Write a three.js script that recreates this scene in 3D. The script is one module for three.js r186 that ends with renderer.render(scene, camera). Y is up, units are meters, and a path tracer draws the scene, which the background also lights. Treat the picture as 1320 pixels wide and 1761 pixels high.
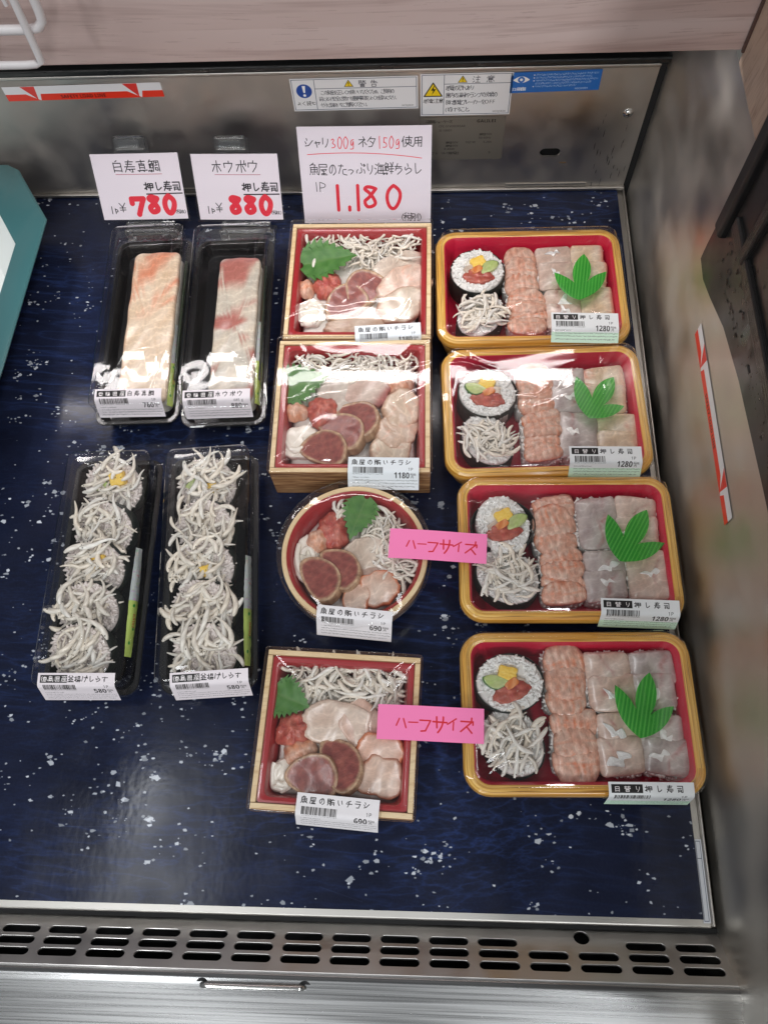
import * as THREE from 'three';
import { ImprovedNoise } from 'three/addons/math/ImprovedNoise.js';
import { RoundedBoxGeometry } from 'three/addons/geometries/RoundedBoxGeometry.js';
import { mergeGeometries, toCreasedNormals } from 'three/addons/utils/BufferGeometryUtils.js';
import { RectAreaLightUniformsLib } from 'three/addons/lights/RectAreaLightUniformsLib.js';

// ---------------------------------------------------------------- camera, lamps, exposure
// Metres. Origin: back right corner of the display deck; x to the right, y up, z towards the customer.
const scene = new THREE.Scene();
scene.background = new THREE.Color().setRGB(0.13, 0.135, 0.14); // the evenly lit shop all round
const camera = new THREE.PerspectiveCamera(66.2, 767 / 1024, 0.02, 30);
camera.rotation.order = 'YXZ';
camera.position.set(-0.2163, 0.6569, 0.6497);
camera.rotation.set(-1.1754, 0.1222, -0.1084);
const renderer = new THREE.WebGLRenderer({ antialias: true });
renderer.setSize(767, 1024);
renderer.toneMapping = THREE.LinearToneMapping;
renderer.toneMappingExposure = 1.2;
renderer.shadowMap.enabled = true;
RectAreaLightUniformsLib.init();

const NEAR_LAMP = 15, FAR_LAMP = 42, CANOPY_LAMP = 21;
const lampColor = new THREE.Color().setRGB(0.95, 0.98, 1.0), canopyColor = new THREE.Color().setRGB(1.0, 0.94, 0.93);

// ---------------------------------------------------------------- helpers
function mulberry(a) { return () => { a |= 0; a = (a + 0x6d2b79f5) | 0; let t = Math.imul(a ^ (a >>> 15), 1 | a); t = (t + Math.imul(t ^ (t >>> 7), 61 | t)) ^ t; return ((t ^ (t >>> 14)) >>> 0) / 4294967296; }; }
let rnd = mulberry(20240613);
const R = (a, b) => a + (b - a) * rnd();
const noise = new ImprovedNoise();
const n3 = (x, y, z = 0) => noise.noise(x + 31.7, y + 17.3, z + 5.1);
const fbm = (x, y, z = 0, o = 4) => { let s = 0, a = 0.5; for (let i = 0; i < o; i++) { s += a * n3(x, y, z + i * 7.7); x *= 2.03; y *= 2.03; a *= 0.5; } return s; };
const clamp = (v, a = 0, b = 1) => Math.min(b, Math.max(a, v));
const mix = (a, b, t) => a + (b - a) * t;
const mix3 = (a, b, t) => [mix(a[0], b[0], t), mix(a[1], b[1], t), mix(a[2], b[2], t)];
const sstep = (a, b, v) => { const t = clamp((v - a) / (b - a)); return t * t * (3 - 2 * t); };
const lin = (hex) => { const c = new THREE.Color(hex); return [c.r, c.g, c.b]; };
const D2R = Math.PI / 180;
const taken = new Map();
function numbered(name) { const k = taken.get(name) ?? 0; taken.set(name, k + 1); return k ? `${name}_${String(k).padStart(3, '0')}` : name; }
function obj(name, geo, mat, parent) { const m = new THREE.Mesh(geo, mat); m.name = name; m.castShadow = m.receiveShadow = true; if (parent) parent.add(m); return m; }
function struct(name, geo, mat) { const m = obj(numbered(name), geo, mat); m.userData.kind = 'structure'; scene.add(m); return m; }
function structGroup(name) { const g = new THREE.Group(); g.name = numbered(name); g.userData.kind = 'structure'; scene.add(g); return g; }
function thing(name, label, category, [x, y, z] = [0, 0, 0], turn = 0, group) {
  const o = new THREE.Group(); o.name = numbered(name); o.position.set(x, y, z); o.rotation.y = turn;
  o.userData = { label, category }; if (group) o.userData.group = group; scene.add(o); return o;
}
function single(name, geo, mat, label, category, [x, y, z] = [0, 0, 0], turn = 0, group) {
  const m = obj(numbered(name), geo, mat); m.position.set(x, y, z); m.rotation.y = turn; m.userData = { label, category }; if (group) m.userData.group = group; scene.add(m); return m;
}
const box = (w, h, d, x = 0, y = 0, z = 0) => new THREE.BoxGeometry(w, h, d).translate(x, y, z);
const rbox = (w, h, d, r, x = 0, y = 0, z = 0, s = 2) => new RoundedBoxGeometry(w, h, d, s, r).translate(x, y, z);
function merge(list) { return mergeGeometries(list.map((g) => { g = g.index ? g.toNonIndexed() : g; for (const k of Object.keys(g.attributes)) if (!['position', 'normal', 'uv'].includes(k)) g.deleteAttribute(k); return g; })); }
// a canvas texture
function canvasTex(w, h, draw, srgb = true) {
  const c = document.createElement('canvas'); c.width = w; c.height = h; const g = c.getContext('2d'); draw(g, w, h);
  const t = new THREE.CanvasTexture(c); if (srgb) t.colorSpace = THREE.SRGBColorSpace; t.wrapS = t.wrapT = THREE.RepeatWrapping; t.anisotropy = 8; return t;
}
// a texture from a function of (u,v) in 0..1 that returns sRGB 0..255 triples
function pixelTex(w, h, fn, srgb = true) {
  const d = new Uint8Array(w * h * 4);
  for (let y = 0; y < h; y++) for (let x = 0; x < w; x++) { const v = fn(x / w, y / h), i = (y * w + x) * 4; d[i] = clamp(v[0], 0, 255); d[i + 1] = clamp(v[1], 0, 255); d[i + 2] = clamp(v[2], 0, 255); d[i + 3] = 255; }
  const t = new THREE.DataTexture(d, w, h); t.magFilter = THREE.LinearFilter; t.minFilter = THREE.LinearMipmapLinearFilter; t.generateMipmaps = true; t.wrapS = t.wrapT = THREE.RepeatWrapping;
  if (srgb) t.colorSpace = THREE.SRGBColorSpace; t.needsUpdate = true; return t;
}
// noise that repeats over the unit square
const tileN = (u, v, f, s = 0) => { const a = u * 2 * Math.PI, b = v * 2 * Math.PI, r = f / (2 * Math.PI); return noise.noise(Math.cos(a) * r + 11 + s, Math.sin(a) * r + 3, Math.cos(b) * r + 7) * 0.7 + noise.noise(Math.sin(b) * r + 21, Math.cos(a) * r + s, Math.sin(a) * r + 4) * 0.7; };
// ring of a rounded rectangle, n points a corner
function rr(w, d, r, n = 6) {
  const out = [], cs = [[w / 2 - r, d / 2 - r, 0], [-w / 2 + r, d / 2 - r, 90], [-w / 2 + r, -d / 2 + r, 180], [w / 2 - r, -d / 2 + r, 270]];
  for (const [cx, cz, a0] of cs) for (let i = 0; i <= n; i++) { const a = (a0 + (90 * i) / n) * D2R; out.push([cx + r * Math.cos(a), cz + r * Math.sin(a)]); }
  return out;
}
const circle = (r, n = 56) => Array.from({ length: n }, (_, i) => [r * Math.cos((i / n) * 2 * Math.PI), r * Math.sin((i / n) * 2 * Math.PI)]);
// surface through rings of equal point count; uv = metres round the ring, metres along the profile
function loft(rings, { capEnd = false, capStart = false, crease = 0.7 } = {}) {
  const pos = [], uv = [], idx = [], n = rings[0].pts.length;
  let along = 0;
  rings.forEach((r, k) => {
    if (k) { const p = rings[k - 1]; along += Math.hypot(r.pts[0][0] - p.pts[0][0], r.y - p.y); }
    let per = 0;
    for (let i = 0; i <= n; i++) {
      const [x, z] = r.pts[i % n];
      if (i) { const [px, pz] = r.pts[i - 1]; per += Math.hypot(x - px, z - pz); }
      pos.push(x, r.y + (r.dy ? r.dy(x, z) : 0), z); uv.push(per, along);
    }
  });
  const m = n + 1;
  for (let k = 0; k + 1 < rings.length; k++) for (let i = 0; i < n; i++) { const a = k * m + i, b = a + 1, c = a + m, d = c + 1; idx.push(a, c, b, b, c, d); }
  const cap = (k, flip) => {
    const c = pos.length / 3; let sx = 0, sz = 0; rings[k].pts.forEach(([x, z]) => { sx += x / n; sz += z / n; });
    const base = pos.length / 3; pos.push(sx, rings[k].y, sz); uv.push(sx, sz);
    for (let i = 0; i < n; i++) { pos.push(rings[k].pts[i][0], rings[k].y, rings[k].pts[i][1]); uv.push(rings[k].pts[i][0], rings[k].pts[i][1]); }
    for (let i = 0; i < n; i++) { const a = base + 1 + i, b = base + 1 + ((i + 1) % n); if (flip) idx.push(c, a, b); else idx.push(c, b, a); }
  };
  if (capEnd) cap(rings.length - 1, false);
  if (capStart) cap(0, true);
  const g = new THREE.BufferGeometry(); g.setAttribute('position', new THREE.Float32BufferAttribute(pos, 3)); g.setAttribute('uv', new THREE.Float32BufferAttribute(uv, 2)); g.setIndex(idx);
  return toCreasedNormals(g, crease);
}
// a sheet given by a function of (u,v) in 0..1 -> [x,y,z]; uv in 0..1
function sheet(nu, nv, fn, colorFn) {
  const pos = [], uv = [], col = [], idx = [];
  for (let j = 0; j <= nv; j++) for (let i = 0; i <= nu; i++) { const p = fn(i / nu, j / nv); pos.push(...p); uv.push(i / nu, 1 - j / nv); if (colorFn) col.push(...colorFn(i / nu, j / nv, p)); }
  for (let j = 0; j < nv; j++) for (let i = 0; i < nu; i++) { const a = j * (nu + 1) + i, b = a + 1, c = a + nu + 1, d = c + 1; idx.push(a, c, b, b, c, d); }
  const g = new THREE.BufferGeometry(); g.setAttribute('position', new THREE.Float32BufferAttribute(pos, 3)); g.setAttribute('uv', new THREE.Float32BufferAttribute(uv, 2));
  if (colorFn) g.setAttribute('color', new THREE.Float32BufferAttribute(col, 3)); g.setIndex(idx); g.computeVertexNormals(); return g;
}
// closed smooth outline through control points
function outline(ctrl, n = 44) { const c = new THREE.CatmullRomCurve3(ctrl.map(([x, z]) => new THREE.Vector3(x, 0, z)), true, 'catmullrom', 0.5); return c.getPoints(n).slice(0, n).map((p) => [p.x, p.z]); }
// a soft body lying on y = 0: rings from the outline inwards, height profile, bumps, colour by place
const PROFILE = [[0.97, 0], [1, 0.22], [1, 0.55], [0.975, 0.82], [0.92, 0.96], [0.82, 1], [0.66, 1.01], [0.48, 1.02], [0.3, 1.02], [0.12, 1.02]];
function body(pts, h, { color = () => [0.6, 0.6, 0.6], dy = () => 0, side = () => 0, profile = PROFILE, center } = {}) {
  const pos = [], uv = [], col = [], idx = [], n = pts.length; let cx = 0, cz = 0;
  if (center) [cx, cz] = center; else pts.forEach(([x, z]) => { cx += x / n; cz += z / n; });
  const put = (x, z, s, f) => { const y = h * f + dy(x, z) * sstep(0.1, 0.7, f); pos.push(x, Math.max(0, y), z); uv.push(x, z); col.push(...color(x, z, s, f)); };
  for (const [s, f] of profile) for (let i = 0; i < n; i++) { const k = s + side(i / n, f) * (s > 0.7 ? 1 : 0); put(cx + (pts[i][0] - cx) * k, cz + (pts[i][1] - cz) * k, s, f); }
  for (let k = 0; k + 1 < profile.length; k++) for (let i = 0; i < n; i++) { const a = k * n + i, b = k * n + ((i + 1) % n), c = a + n, d = b + n; idx.push(a, c, b, b, c, d); }
  const top = pos.length / 3; put(cx, cz, 0, profile[profile.length - 1][1]);
  const e = (profile.length - 1) * n; for (let i = 0; i < n; i++) idx.push(e + i, top, e + ((i + 1) % n));
  const bot = pos.length / 3; pos.push(cx, 0, cz); uv.push(cx, cz); col.push(...color(cx, cz, 1, 0)); for (let i = 0; i < n; i++) idx.push(i, (i + 1) % n, bot);
  const g = new THREE.BufferGeometry(); g.setAttribute('position', new THREE.Float32BufferAttribute(pos, 3)); g.setAttribute('uv', new THREE.Float32BufferAttribute(uv, 2)); g.setAttribute('color', new THREE.Float32BufferAttribute(col, 3)); g.setIndex(idx); g.computeVertexNormals(); return g;
}
const tube = (pts, r, seg = 24, rad = 8, closed = false) => new THREE.TubeGeometry(new THREE.CatmullRomCurve3(pts.map((p) => new THREE.Vector3(...p)), closed, 'catmullrom', 0.2), seg, r, rad, closed);
const std = (o) => new THREE.MeshStandardMaterial(o), phys = (o) => new THREE.MeshPhysicalMaterial(o);
// ---------------------------------------------------------------- lettering: each character as strokes on a 10 x 10 grid ("xy" points, "/" between strokes, "~" for a round stroke)
const DAK = '/80 82/92 94', G = {
  ホ: '13 83/50 59/34 18/64 88', ウ: '50 52/12 15/12 82 75 49', シ: '21 33/14 26/18 47 83', ヤ: '13 92 75/31 59', リ: '21 26/~72 76 49', ネ: '50 62/13 73 17/54 59/65 87', タ: '40 14/32 82 59 29/34 66',
  ハ: '32 17/62 88', ー: '15 95', フ: '12 82 59 29', サ: '13 93/30 36/~70 75 49', イ: '71 15/53 59', ス: '12 82 18/55 89', チ: '71 23/15 95/~52 56 39', ラ: '21 81/14 84 69 39', ロ: '12 18/12 82 88/17 87', ン: '22 43/~18 58 83',
  レ: '21 28 84', カ: '13 83 78 68/~41 36 19', ケ: '31 15/23 93/~63 67 49', ヨ: '12 82 88/15 85/18 88', プ: '13 73 58 29/~81 92 83 72 81',
  し: '~31 37 49 77 86', の: '~52 47 28 15 23 51 72 86 78 59', た: '12 62/41 18/65 95/~56 58 69 99', つ: '~14 53 84 86 49', ぷ: '50 62/~54 66 58 38/~25 07 18/~75 97 88/~81 92 83 72 81', り: '~21 25 36/~72 76 49', ち: '13 83/41 26/~25 54 85 77 49',
  ら: '41 53/~24 27 54 85 87 39', い: '~22 26 48/72 86', よ: '~52 58 38 27 46 88/54 84', く: '71 25 79', む: '13 63/~32 37 26 35 46 38 58 78 86/73 84', こ: '22 72/~26 18 39 89', を: '12 82/~41 25 45 56 57/~84 46 38 59 89',
  め: '~23 45 58/~62 46 18 15 43 74 86 59', に: '~22 25 28/43 83/~46 48 59 89', す: '13 93/~52 56 46 36 47 57 49', る: '22 72 26/~26 54 85 87 59 48 57', お: '13 63/~32 38 18 27 54 85 77 59/72 84', み: '12 52/~52 27 18 16 56 97/~83 86 69',
  な: '12 52/41 16/72 84/~64 67 48 37 46 68 89', さ: '12 83/41 66/~26 28 49 79', け: '~21 18/43 93/~72 76 59', と: '31 45/~73 26 28 59 89', あ: '13 83/41 48/~64 47 19 17 54 85 77 59', れ: '21 29/12 33 17/~44 63 67 99', や: '~14 62 94 86 66/52 63/32 59', は: '~21 18/43 93/~72 77 58 47 57 89',
  '、': '17 29', '。': '~17 28 19 08 17', '!': '51 56/58 59',
  白: '50 41/22 29/22 82 89/25 85/28 88', 寿: '21 81/23 73/15 95/50 35 19/37 97/77 79 69/47 58', 真: '11 81/50 53/33 37/33 73 77/34 74/36 76/18 98/48 29/58 79', 鯛: '20 12/21 41 33/13 16/13 43 46/14 44/16 46/23 26/08 09/18 19/28 29/38 39/51 49/51 91 99/72 74/62 82/64 84/66 68/66 86 88/68 88',
  押: '03 33/21 28 17/07 35/42 46/42 92 96/44 94/46 96/62 69', 司: '11 81 89 79/14 64/26 29/26 66 69/28 68', 使: '20 05/13 19/31 91/33 36/33 83 86/36 86/60 65 39/46 99', 用: '21 26 09/21 81 89 79/24 84/26 86/51 59',
  魚: '40 12/31 61 53/13 17/13 83 87/15 85/17 87/53 57/18 09/38 39/58 59/78 99', 屋: '11 81 83/13 83/11 16 09/25 85/45 36 66/65 76/38 78/56 59/29 89', 海: '11 22/04 15/09 27/40 32/42 92/43 38 88/43 83 89/36 96/63 67', 鮮: '20 12/21 41 33/13 16/13 43 46/14 44/16 46/23 26/08 09/18 19/28 29/38 39/60 72/90 82/53 93/55 95/57 97/73 79',
  税: '30 11/03 43/22 29/24 06/24 45/50 61/90 81/53 56/53 93 96/56 96/66 59/76 79 99 97', 別: '11 14/11 51 54/14 54/16 56 59 49/34 26 09/72 76/91 99 89', 抜: '03 33/21 28 17/07 35/43 93/61 49/54 99/85 59', 賄: '01 06/01 41 46/03 43/04 44/06 46/17 09/37 49/52 92/71 45/55 59/55 95 99/57 97',
  日: '22 29/22 82 89/25 85/28 88', 替: '02 42/04 44/21 15/24 45/52 92/54 94/71 65/74 95/26 29/26 76 79/27 77/29 79', 釜: '30 12/60 82/72 25/22 75/16 86/46 49/28 38/78 68/09 99', 揚: '03 33/21 28 17/07 35/51 54 84/51 81 84/52 82/46 96/57 39/47 97 89 79/77 59',
  愛: '81 22/23 34/43 54/83 74/14 16/14 94 96/35 38 68/65 76/47 29/48 78 39/49 99', 媛: '20 16 38/33 18/03 43/81 52/53 64/83 74/55 95/46 96/66 49/67 87 59/68 99', 県: '31 36/31 81 86/33 83/34 84/36 86/11 18 98/58 59/38 29/68 89', 産: '50 51/11 91/32 33/72 63/14 94/14 17 09/36 27/36 86/57 87/55 59/29 99',
  徳: '21 03/24 05/15 19/32 92/61 64/43 46/43 93 96/46 96/53 56/83 86/47 39/57 59 89/67 78/87 98', 島: '40 31/21 27/21 71 74/23 73/24 74/25 95/27 97 99 89/06 08 68 66/38 36', 警: '01 41/10 12/30 32/12 04/13 43 44/60 52/61 91/81 54/62 94/05 95/26 76/27 77/28 29/28 78 79/29 79', 告: '30 13/22 82/50 54/14 94/26 29/26 76 79/29 79',
  注: '11 22/04 15/09 27/60 71/42 92/45 85/39 99/62 69', 意: '50 51/11 91/32 33/72 63/03 93/24 26/24 74 76/25 75/26 76/17 09/37 39 79/57 58/87 98', 読: '20 21/02 42/14 34/15 35/17 19/17 37 39/19 39/51 91/70 73/53 93/45 46/45 95 96/66 59/76 79 99', 感: '12 92/12 15 07/33 53/34 36/34 54 56/36 56/61 75 96/80 91/17 08/37 39 69/57 58/87 98',
  電: '11 81/03 93/03 04/93 94/50 54/23 33/24 34/63 73/64 74/25 28/25 75 78/27 77/28 78/55 59 99', 製: '11 51/03 53/30 35/14 54/14 15/54 55/71 74/91 95 85/06 96/56 19/37 39/47 99', 品: '31 34/31 71 74/34 74/15 19/15 45 49/19 49/55 59/55 95 99/59 99', 正: '11 91/51 59/55 85/25 29/09 99', 必: '31 44/71 28/25 17/34 38 78 76/85 97',
  安: '50 51/12 14/12 92 93/43 27 79/67 19/05 95', 全: '50 04/50 94/24 74/26 76/54 59/09 99', 関: '01 09/01 41 44/03 43/04 44/51 54/51 91 99 89/53 93/54 94/26 76/28 78/56 39', 重: '71 21/12 92/23 26/23 83 86/25 85/26 86/50 59/18 88/09 99', 要: '11 91/23 25/23 83 85/25 85/41 45/61 65/06 96/46 28 69/66 39',
  事: '11 91/22 24/22 82 84/24 84/25 85/85 87/06 96/27 87/50 59 49', 項: '01 41/21 27/08 47/51 91/71 63/53 57/53 93 97/55 95/57 97/67 59/77 99', 十: '14 94/50 59', 分: '30 04/60 94/24 74 79 69/44 19', 取: '01 51/11 19/41 49/13 43/15 45/08 58/62 92 59/64 99', 扱: '03 33/21 28 17/07 35/42 82 74 94 49/52 45 29/65 99',
  理: '01 31/04 34/21 27/08 37/41 45/41 91 95/43 93/45 95/61 69/47 97/39 99', 解: '20 02/20 40 31/12 18/12 42 48/14 44/16 46/22 26/51 91 94 84/71 54/65 56/56 96/48 98/75 79', 恐: '01 41/21 25/06 45/51 54/51 81 84 95/63 73/17 08/37 39 69/57 58/87 98', 庫: '50 51/11 91/11 16 09/23 83/34 36/34 74 76/35 75/36 76/18 98/52 59',
  内: '12 19/12 82 89 79/50 54 27/54 76', 清: '11 22/04 15/09 27/41 91/43 83/35 95/61 65/46 49/46 86 89/47 87/48 88', 掃: '03 33/21 28 17/07 35/51 81 84/53 83/45 95/45 46/56 59/56 86 88/74 79', 交: '50 51/12 92/33 15/63 84/34 79/64 19', 換: '03 33/21 28 17/07 35/60 42/51 81 73/43 46/43 93 96/63 55/73 85/37 97/67 39/67 99',
  時: '11 18/11 41 48/14 44/18 48/52 92/71 74/44 94/46 96/85 88 78/56 67', 配: '01 41/12 19/12 42 49/22 24/32 34/16 46/19 49/51 91 94/54 94/54 58 98 96', 切: '13 43/21 27 46/51 91 88 68/61 39', 機: '03 33/21 29/23 05/24 35/50 42 52 44/80 72 82 74/35 95/60 89 99/45 39/86 49',
  器: '11 14/11 41 44/14 44/61 64/61 91 94/64 94/05 95/55 07/55 97/16 19/16 46 49/19 49/66 69/66 96 99/69 99', 前: '30 31/70 61/02 92/14 19/14 44 49/16 46/17 47/64 67/84 89 79', 冷: '11 22/08 25/60 43/60 93/45 85/47 87 68/57 58', 蔵: '11 91/31 30/61 60/13 93/13 09/34 38/35 55/36 56/38 58/62 76 97/85 59', 式: '12 92/14 54/34 38/08 58/61 75 98/80 91', 株: '03 43/21 29/24 06/24 45/61 53/43 93/46 96/71 79/66 49/76 99', 会: '50 04/50 94/34 64/16 86/46 28 79/67 89', 社: '10 21/03 33 06/24 29/25 36/54 94/71 79/49 99', 単: '21 32/51 52/81 72/23 26/23 83 86/25 85/26 86/52 59/08 98', 相: '03 43/21 29/24 06/24 45/52 59/52 92 99/54 94/57 97/59 99', 円: '12 19/12 82 89 79/50 55/15 85',
  7: '14 12 82/~82 65 49', 8: '~72 41 22 43 65 77 58 38 26 45 63 72', 0: '~51 32 25 38 59 77 84 72 51', 1: '~51 50 59', '.': '58 59', 3: '~23 42 63 54 35 66 77 58 28', 5: '72 32 35/~35 65 77 58 28', g: '~73 53 35 47 66 73 78 69 39', '¥': '20 54/80 54/54 59/25 85/27 87', P: '22 29/~21 62 74 56 26', p: '33 39/~34 54 66 57 37', '(': '~81 64 67 89', ')': '~21 44 47 29',
};
for (const [a, b] of [['ボ', 'ホ'], ['ズ', 'ス'], ['ブ', 'フ'], ['だ', 'た'], ['ご', 'こ'], ['げ', 'け'], ['ず', 'す']]) G[a] = G[b] + DAK;
const SMALL = { ャ: 'ヤ', っ: 'つ', ョ: 'ヨ', ャ: 'ヤ' };
function glyph(g, ch, x, y, w, h, wob = 0) {
  let s = G[ch] ?? G[SMALL[ch]];
  if (!s) return false;
  if (SMALL[ch]) { x += w * 0.12; y += h * 0.36; w *= 0.66; h *= 0.6; }
  for (const st of s.split('/')) {
    const smooth = st[0] === '~', pts = st.replace('~', '').split(' ').map((p) => [x + ((+p[0] + 0.5) / 10) * w + (wob ? R(-wob, wob) : 0), y + ((+p[1] + 0.5) / 10) * h + (wob ? R(-wob, wob) : 0)]);
    g.beginPath(); g.moveTo(...pts[0]);
    if (smooth && pts.length > 2) { for (let i = 1; i + 1 < pts.length; i++) { const m = i + 2 < pts.length ? [(pts[i][0] + pts[i + 1][0]) / 2, (pts[i][1] + pts[i + 1][1]) / 2] : pts[i + 1]; g.quadraticCurveTo(pts[i][0], pts[i][1], m[0], m[1]); } }
    else for (const p of pts.slice(1)) g.lineTo(...p);
    g.stroke();
  }
  return true;
}
// a line of mixed writing; characters without strokes here come from the canvas font
function write(g, text, x, y, size, { adv = 1, color = '#111', weight = 0.08, wob = 0, xs = 1, font = 'sans-serif', bold = false } = {}) {
  g.strokeStyle = g.fillStyle = color; g.lineCap = g.lineJoin = 'round'; g.lineWidth = size * weight;
  for (const ch of text) {
    if (ch === ' ') { x += size * 0.5 * xs; continue; }
    const latin = /[A-Za-z0-9.,:\-\/%()¥]/.test(ch) && !wob;
    if (latin || !glyph(g, ch, x, y, size * xs, size, wob)) { g.font = `${bold ? 'bold ' : ''}${size * 0.95}px ${font}`; g.textBaseline = 'alphabetic'; g.fillText(ch, x, y + size * 0.88); x += g.measureText(ch).width * 1.04; }
    else x += size * xs * adv;
  }
  return x;
}
// ---------------------------------------------------------------- surfaces
function uvMetres(g, swap = false) {
  g = g.index ? g.toNonIndexed() : g; const p = g.attributes.position, n = g.attributes.normal, uv = new Float32Array(p.count * 2);
  for (let i = 0; i < p.count; i++) {
    const ax = Math.abs(n.getX(i)), ay = Math.abs(n.getY(i)), az = Math.abs(n.getZ(i)); let u, v;
    if (ay >= ax && ay >= az) { u = p.getX(i); v = p.getZ(i); } else if (az >= ax) { u = p.getX(i); v = p.getY(i); } else { u = p.getZ(i); v = p.getY(i); }
    uv[i * 2] = swap ? v : u; uv[i * 2 + 1] = swap ? u : v;
  }
  g.setAttribute('uv', new THREE.BufferAttribute(uv, 2)); return g;
}
const rep = (t, u, v) => { const c = t.clone(); c.repeat.set(u, v); c.needsUpdate = true; return c; };
// brushed steel: fine streaks along u, plus smears and wipe marks in the gloss
const streakTex = pixelTex(512, 512, (u, v) => { const s = 128 + 90 * tileN(u, v, 6, 3) * 0.2 + 46 * noise.noise(Math.cos(u * 6.283) * 0.8, v * 260, Math.sin(u * 6.283) * 0.8) + 30 * noise.noise(Math.cos(u * 6.283) * 1.7 + 9, v * 130, Math.sin(u * 6.283) * 1.7); return [s, s, s]; }, false);
const smearTex = pixelTex(512, 512, (u, v) => { const a = tileN(u, v, 5, 1), b = tileN(u, v, 17, 2), s = 120 + 70 * a + 40 * b; return [s, s, s]; }, false);
const steelBack = phys({ color: new THREE.Color().setRGB(0.6, 0.57, 0.53), metalness: 1, roughness: 1.25, roughnessMap: rep(smearTex, 3, 3), bumpMap: rep(streakTex, 3, 6), bumpScale: 0.00006, anisotropy: 0.4 });
const steelSide = phys({ color: new THREE.Color().setRGB(0.62, 0.59, 0.54), metalness: 1, roughness: 0.95, roughnessMap: rep(smearTex, 2.2, 2.2), bumpMap: rep(streakTex, 3, 3), bumpScale: 0.00003 });
const steelGrille = phys({ color: new THREE.Color().setRGB(0.68, 0.66, 0.64), metalness: 1, roughness: 0.8, roughnessMap: rep(smearTex, 4, 4), bumpMap: rep(streakTex, 3, 6), bumpScale: 0.00004 });
const steelLedge = phys({ color: new THREE.Color().setRGB(0.36, 0.36, 0.36), metalness: 1, roughness: 0.55, roughnessMap: rep(streakTex, 1, 4), bumpMap: rep(streakTex, 2, 9), bumpScale: 0.00004 });
const steelRim = std({ color: new THREE.Color().setRGB(0.5, 0.48, 0.45), metalness: 1, roughness: 0.42, bumpMap: rep(streakTex, 6, 6), bumpScale: 0.00004 });
const wire = std({ color: new THREE.Color().setRGB(0.7, 0.69, 0.67), metalness: 1, roughness: 0.2 });
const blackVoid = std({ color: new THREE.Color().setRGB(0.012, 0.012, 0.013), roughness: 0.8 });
const blackPlastic = phys({ color: new THREE.Color().setRGB(0.012, 0.0125, 0.013), specularIntensity: 1, roughness: 0.7, roughnessMap: rep(smearTex, 4, 4), bumpMap: rep(smearTex, 9, 9), bumpScale: 0.0002 });
// laminate with a pale pinkish wood print
function woodPrint(base, dark, light, along) {
  return pixelTex(1024, 1024, (u, v) => {
    const w = tileN(u, v, 3, 4) * 0.05, y = v + w, cu = Math.cos(u * 6.283), su = Math.sin(u * 6.283);
    const band = noise.noise(cu * 0.5, y * 14, su * 0.5), mid = noise.noise(cu * 0.8 + 5, y * 46, su * 0.8), fine = noise.noise(cu * 4 + 2, y * 190, su * 4), pore = noise.noise(cu * 5, y * 330, su * 5 + 3);
    let c = mix3(base, light, clamp(0.5 + band * 0.9)); c = mix3(c, dark, clamp(mid * 0.7 + fine * 0.35) * along); if (pore > 0.5) c = mix3(c, dark, 0.3); return c;
  });
}
const woodTex = woodPrint([202, 176, 169], [160, 130, 124], [218, 197, 192], 0.8);
const wood = phys({ map: rep(woodTex, 1.1, 3.4), roughness: 0.38, clearcoat: 0.25, clearcoatRoughness: 0.2 });
const woodSide = phys({ map: rep(woodPrint([176, 152, 134], [118, 92, 78], [196, 174, 156], 0.9), 3, 3), roughness: 0.42 });
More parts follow.
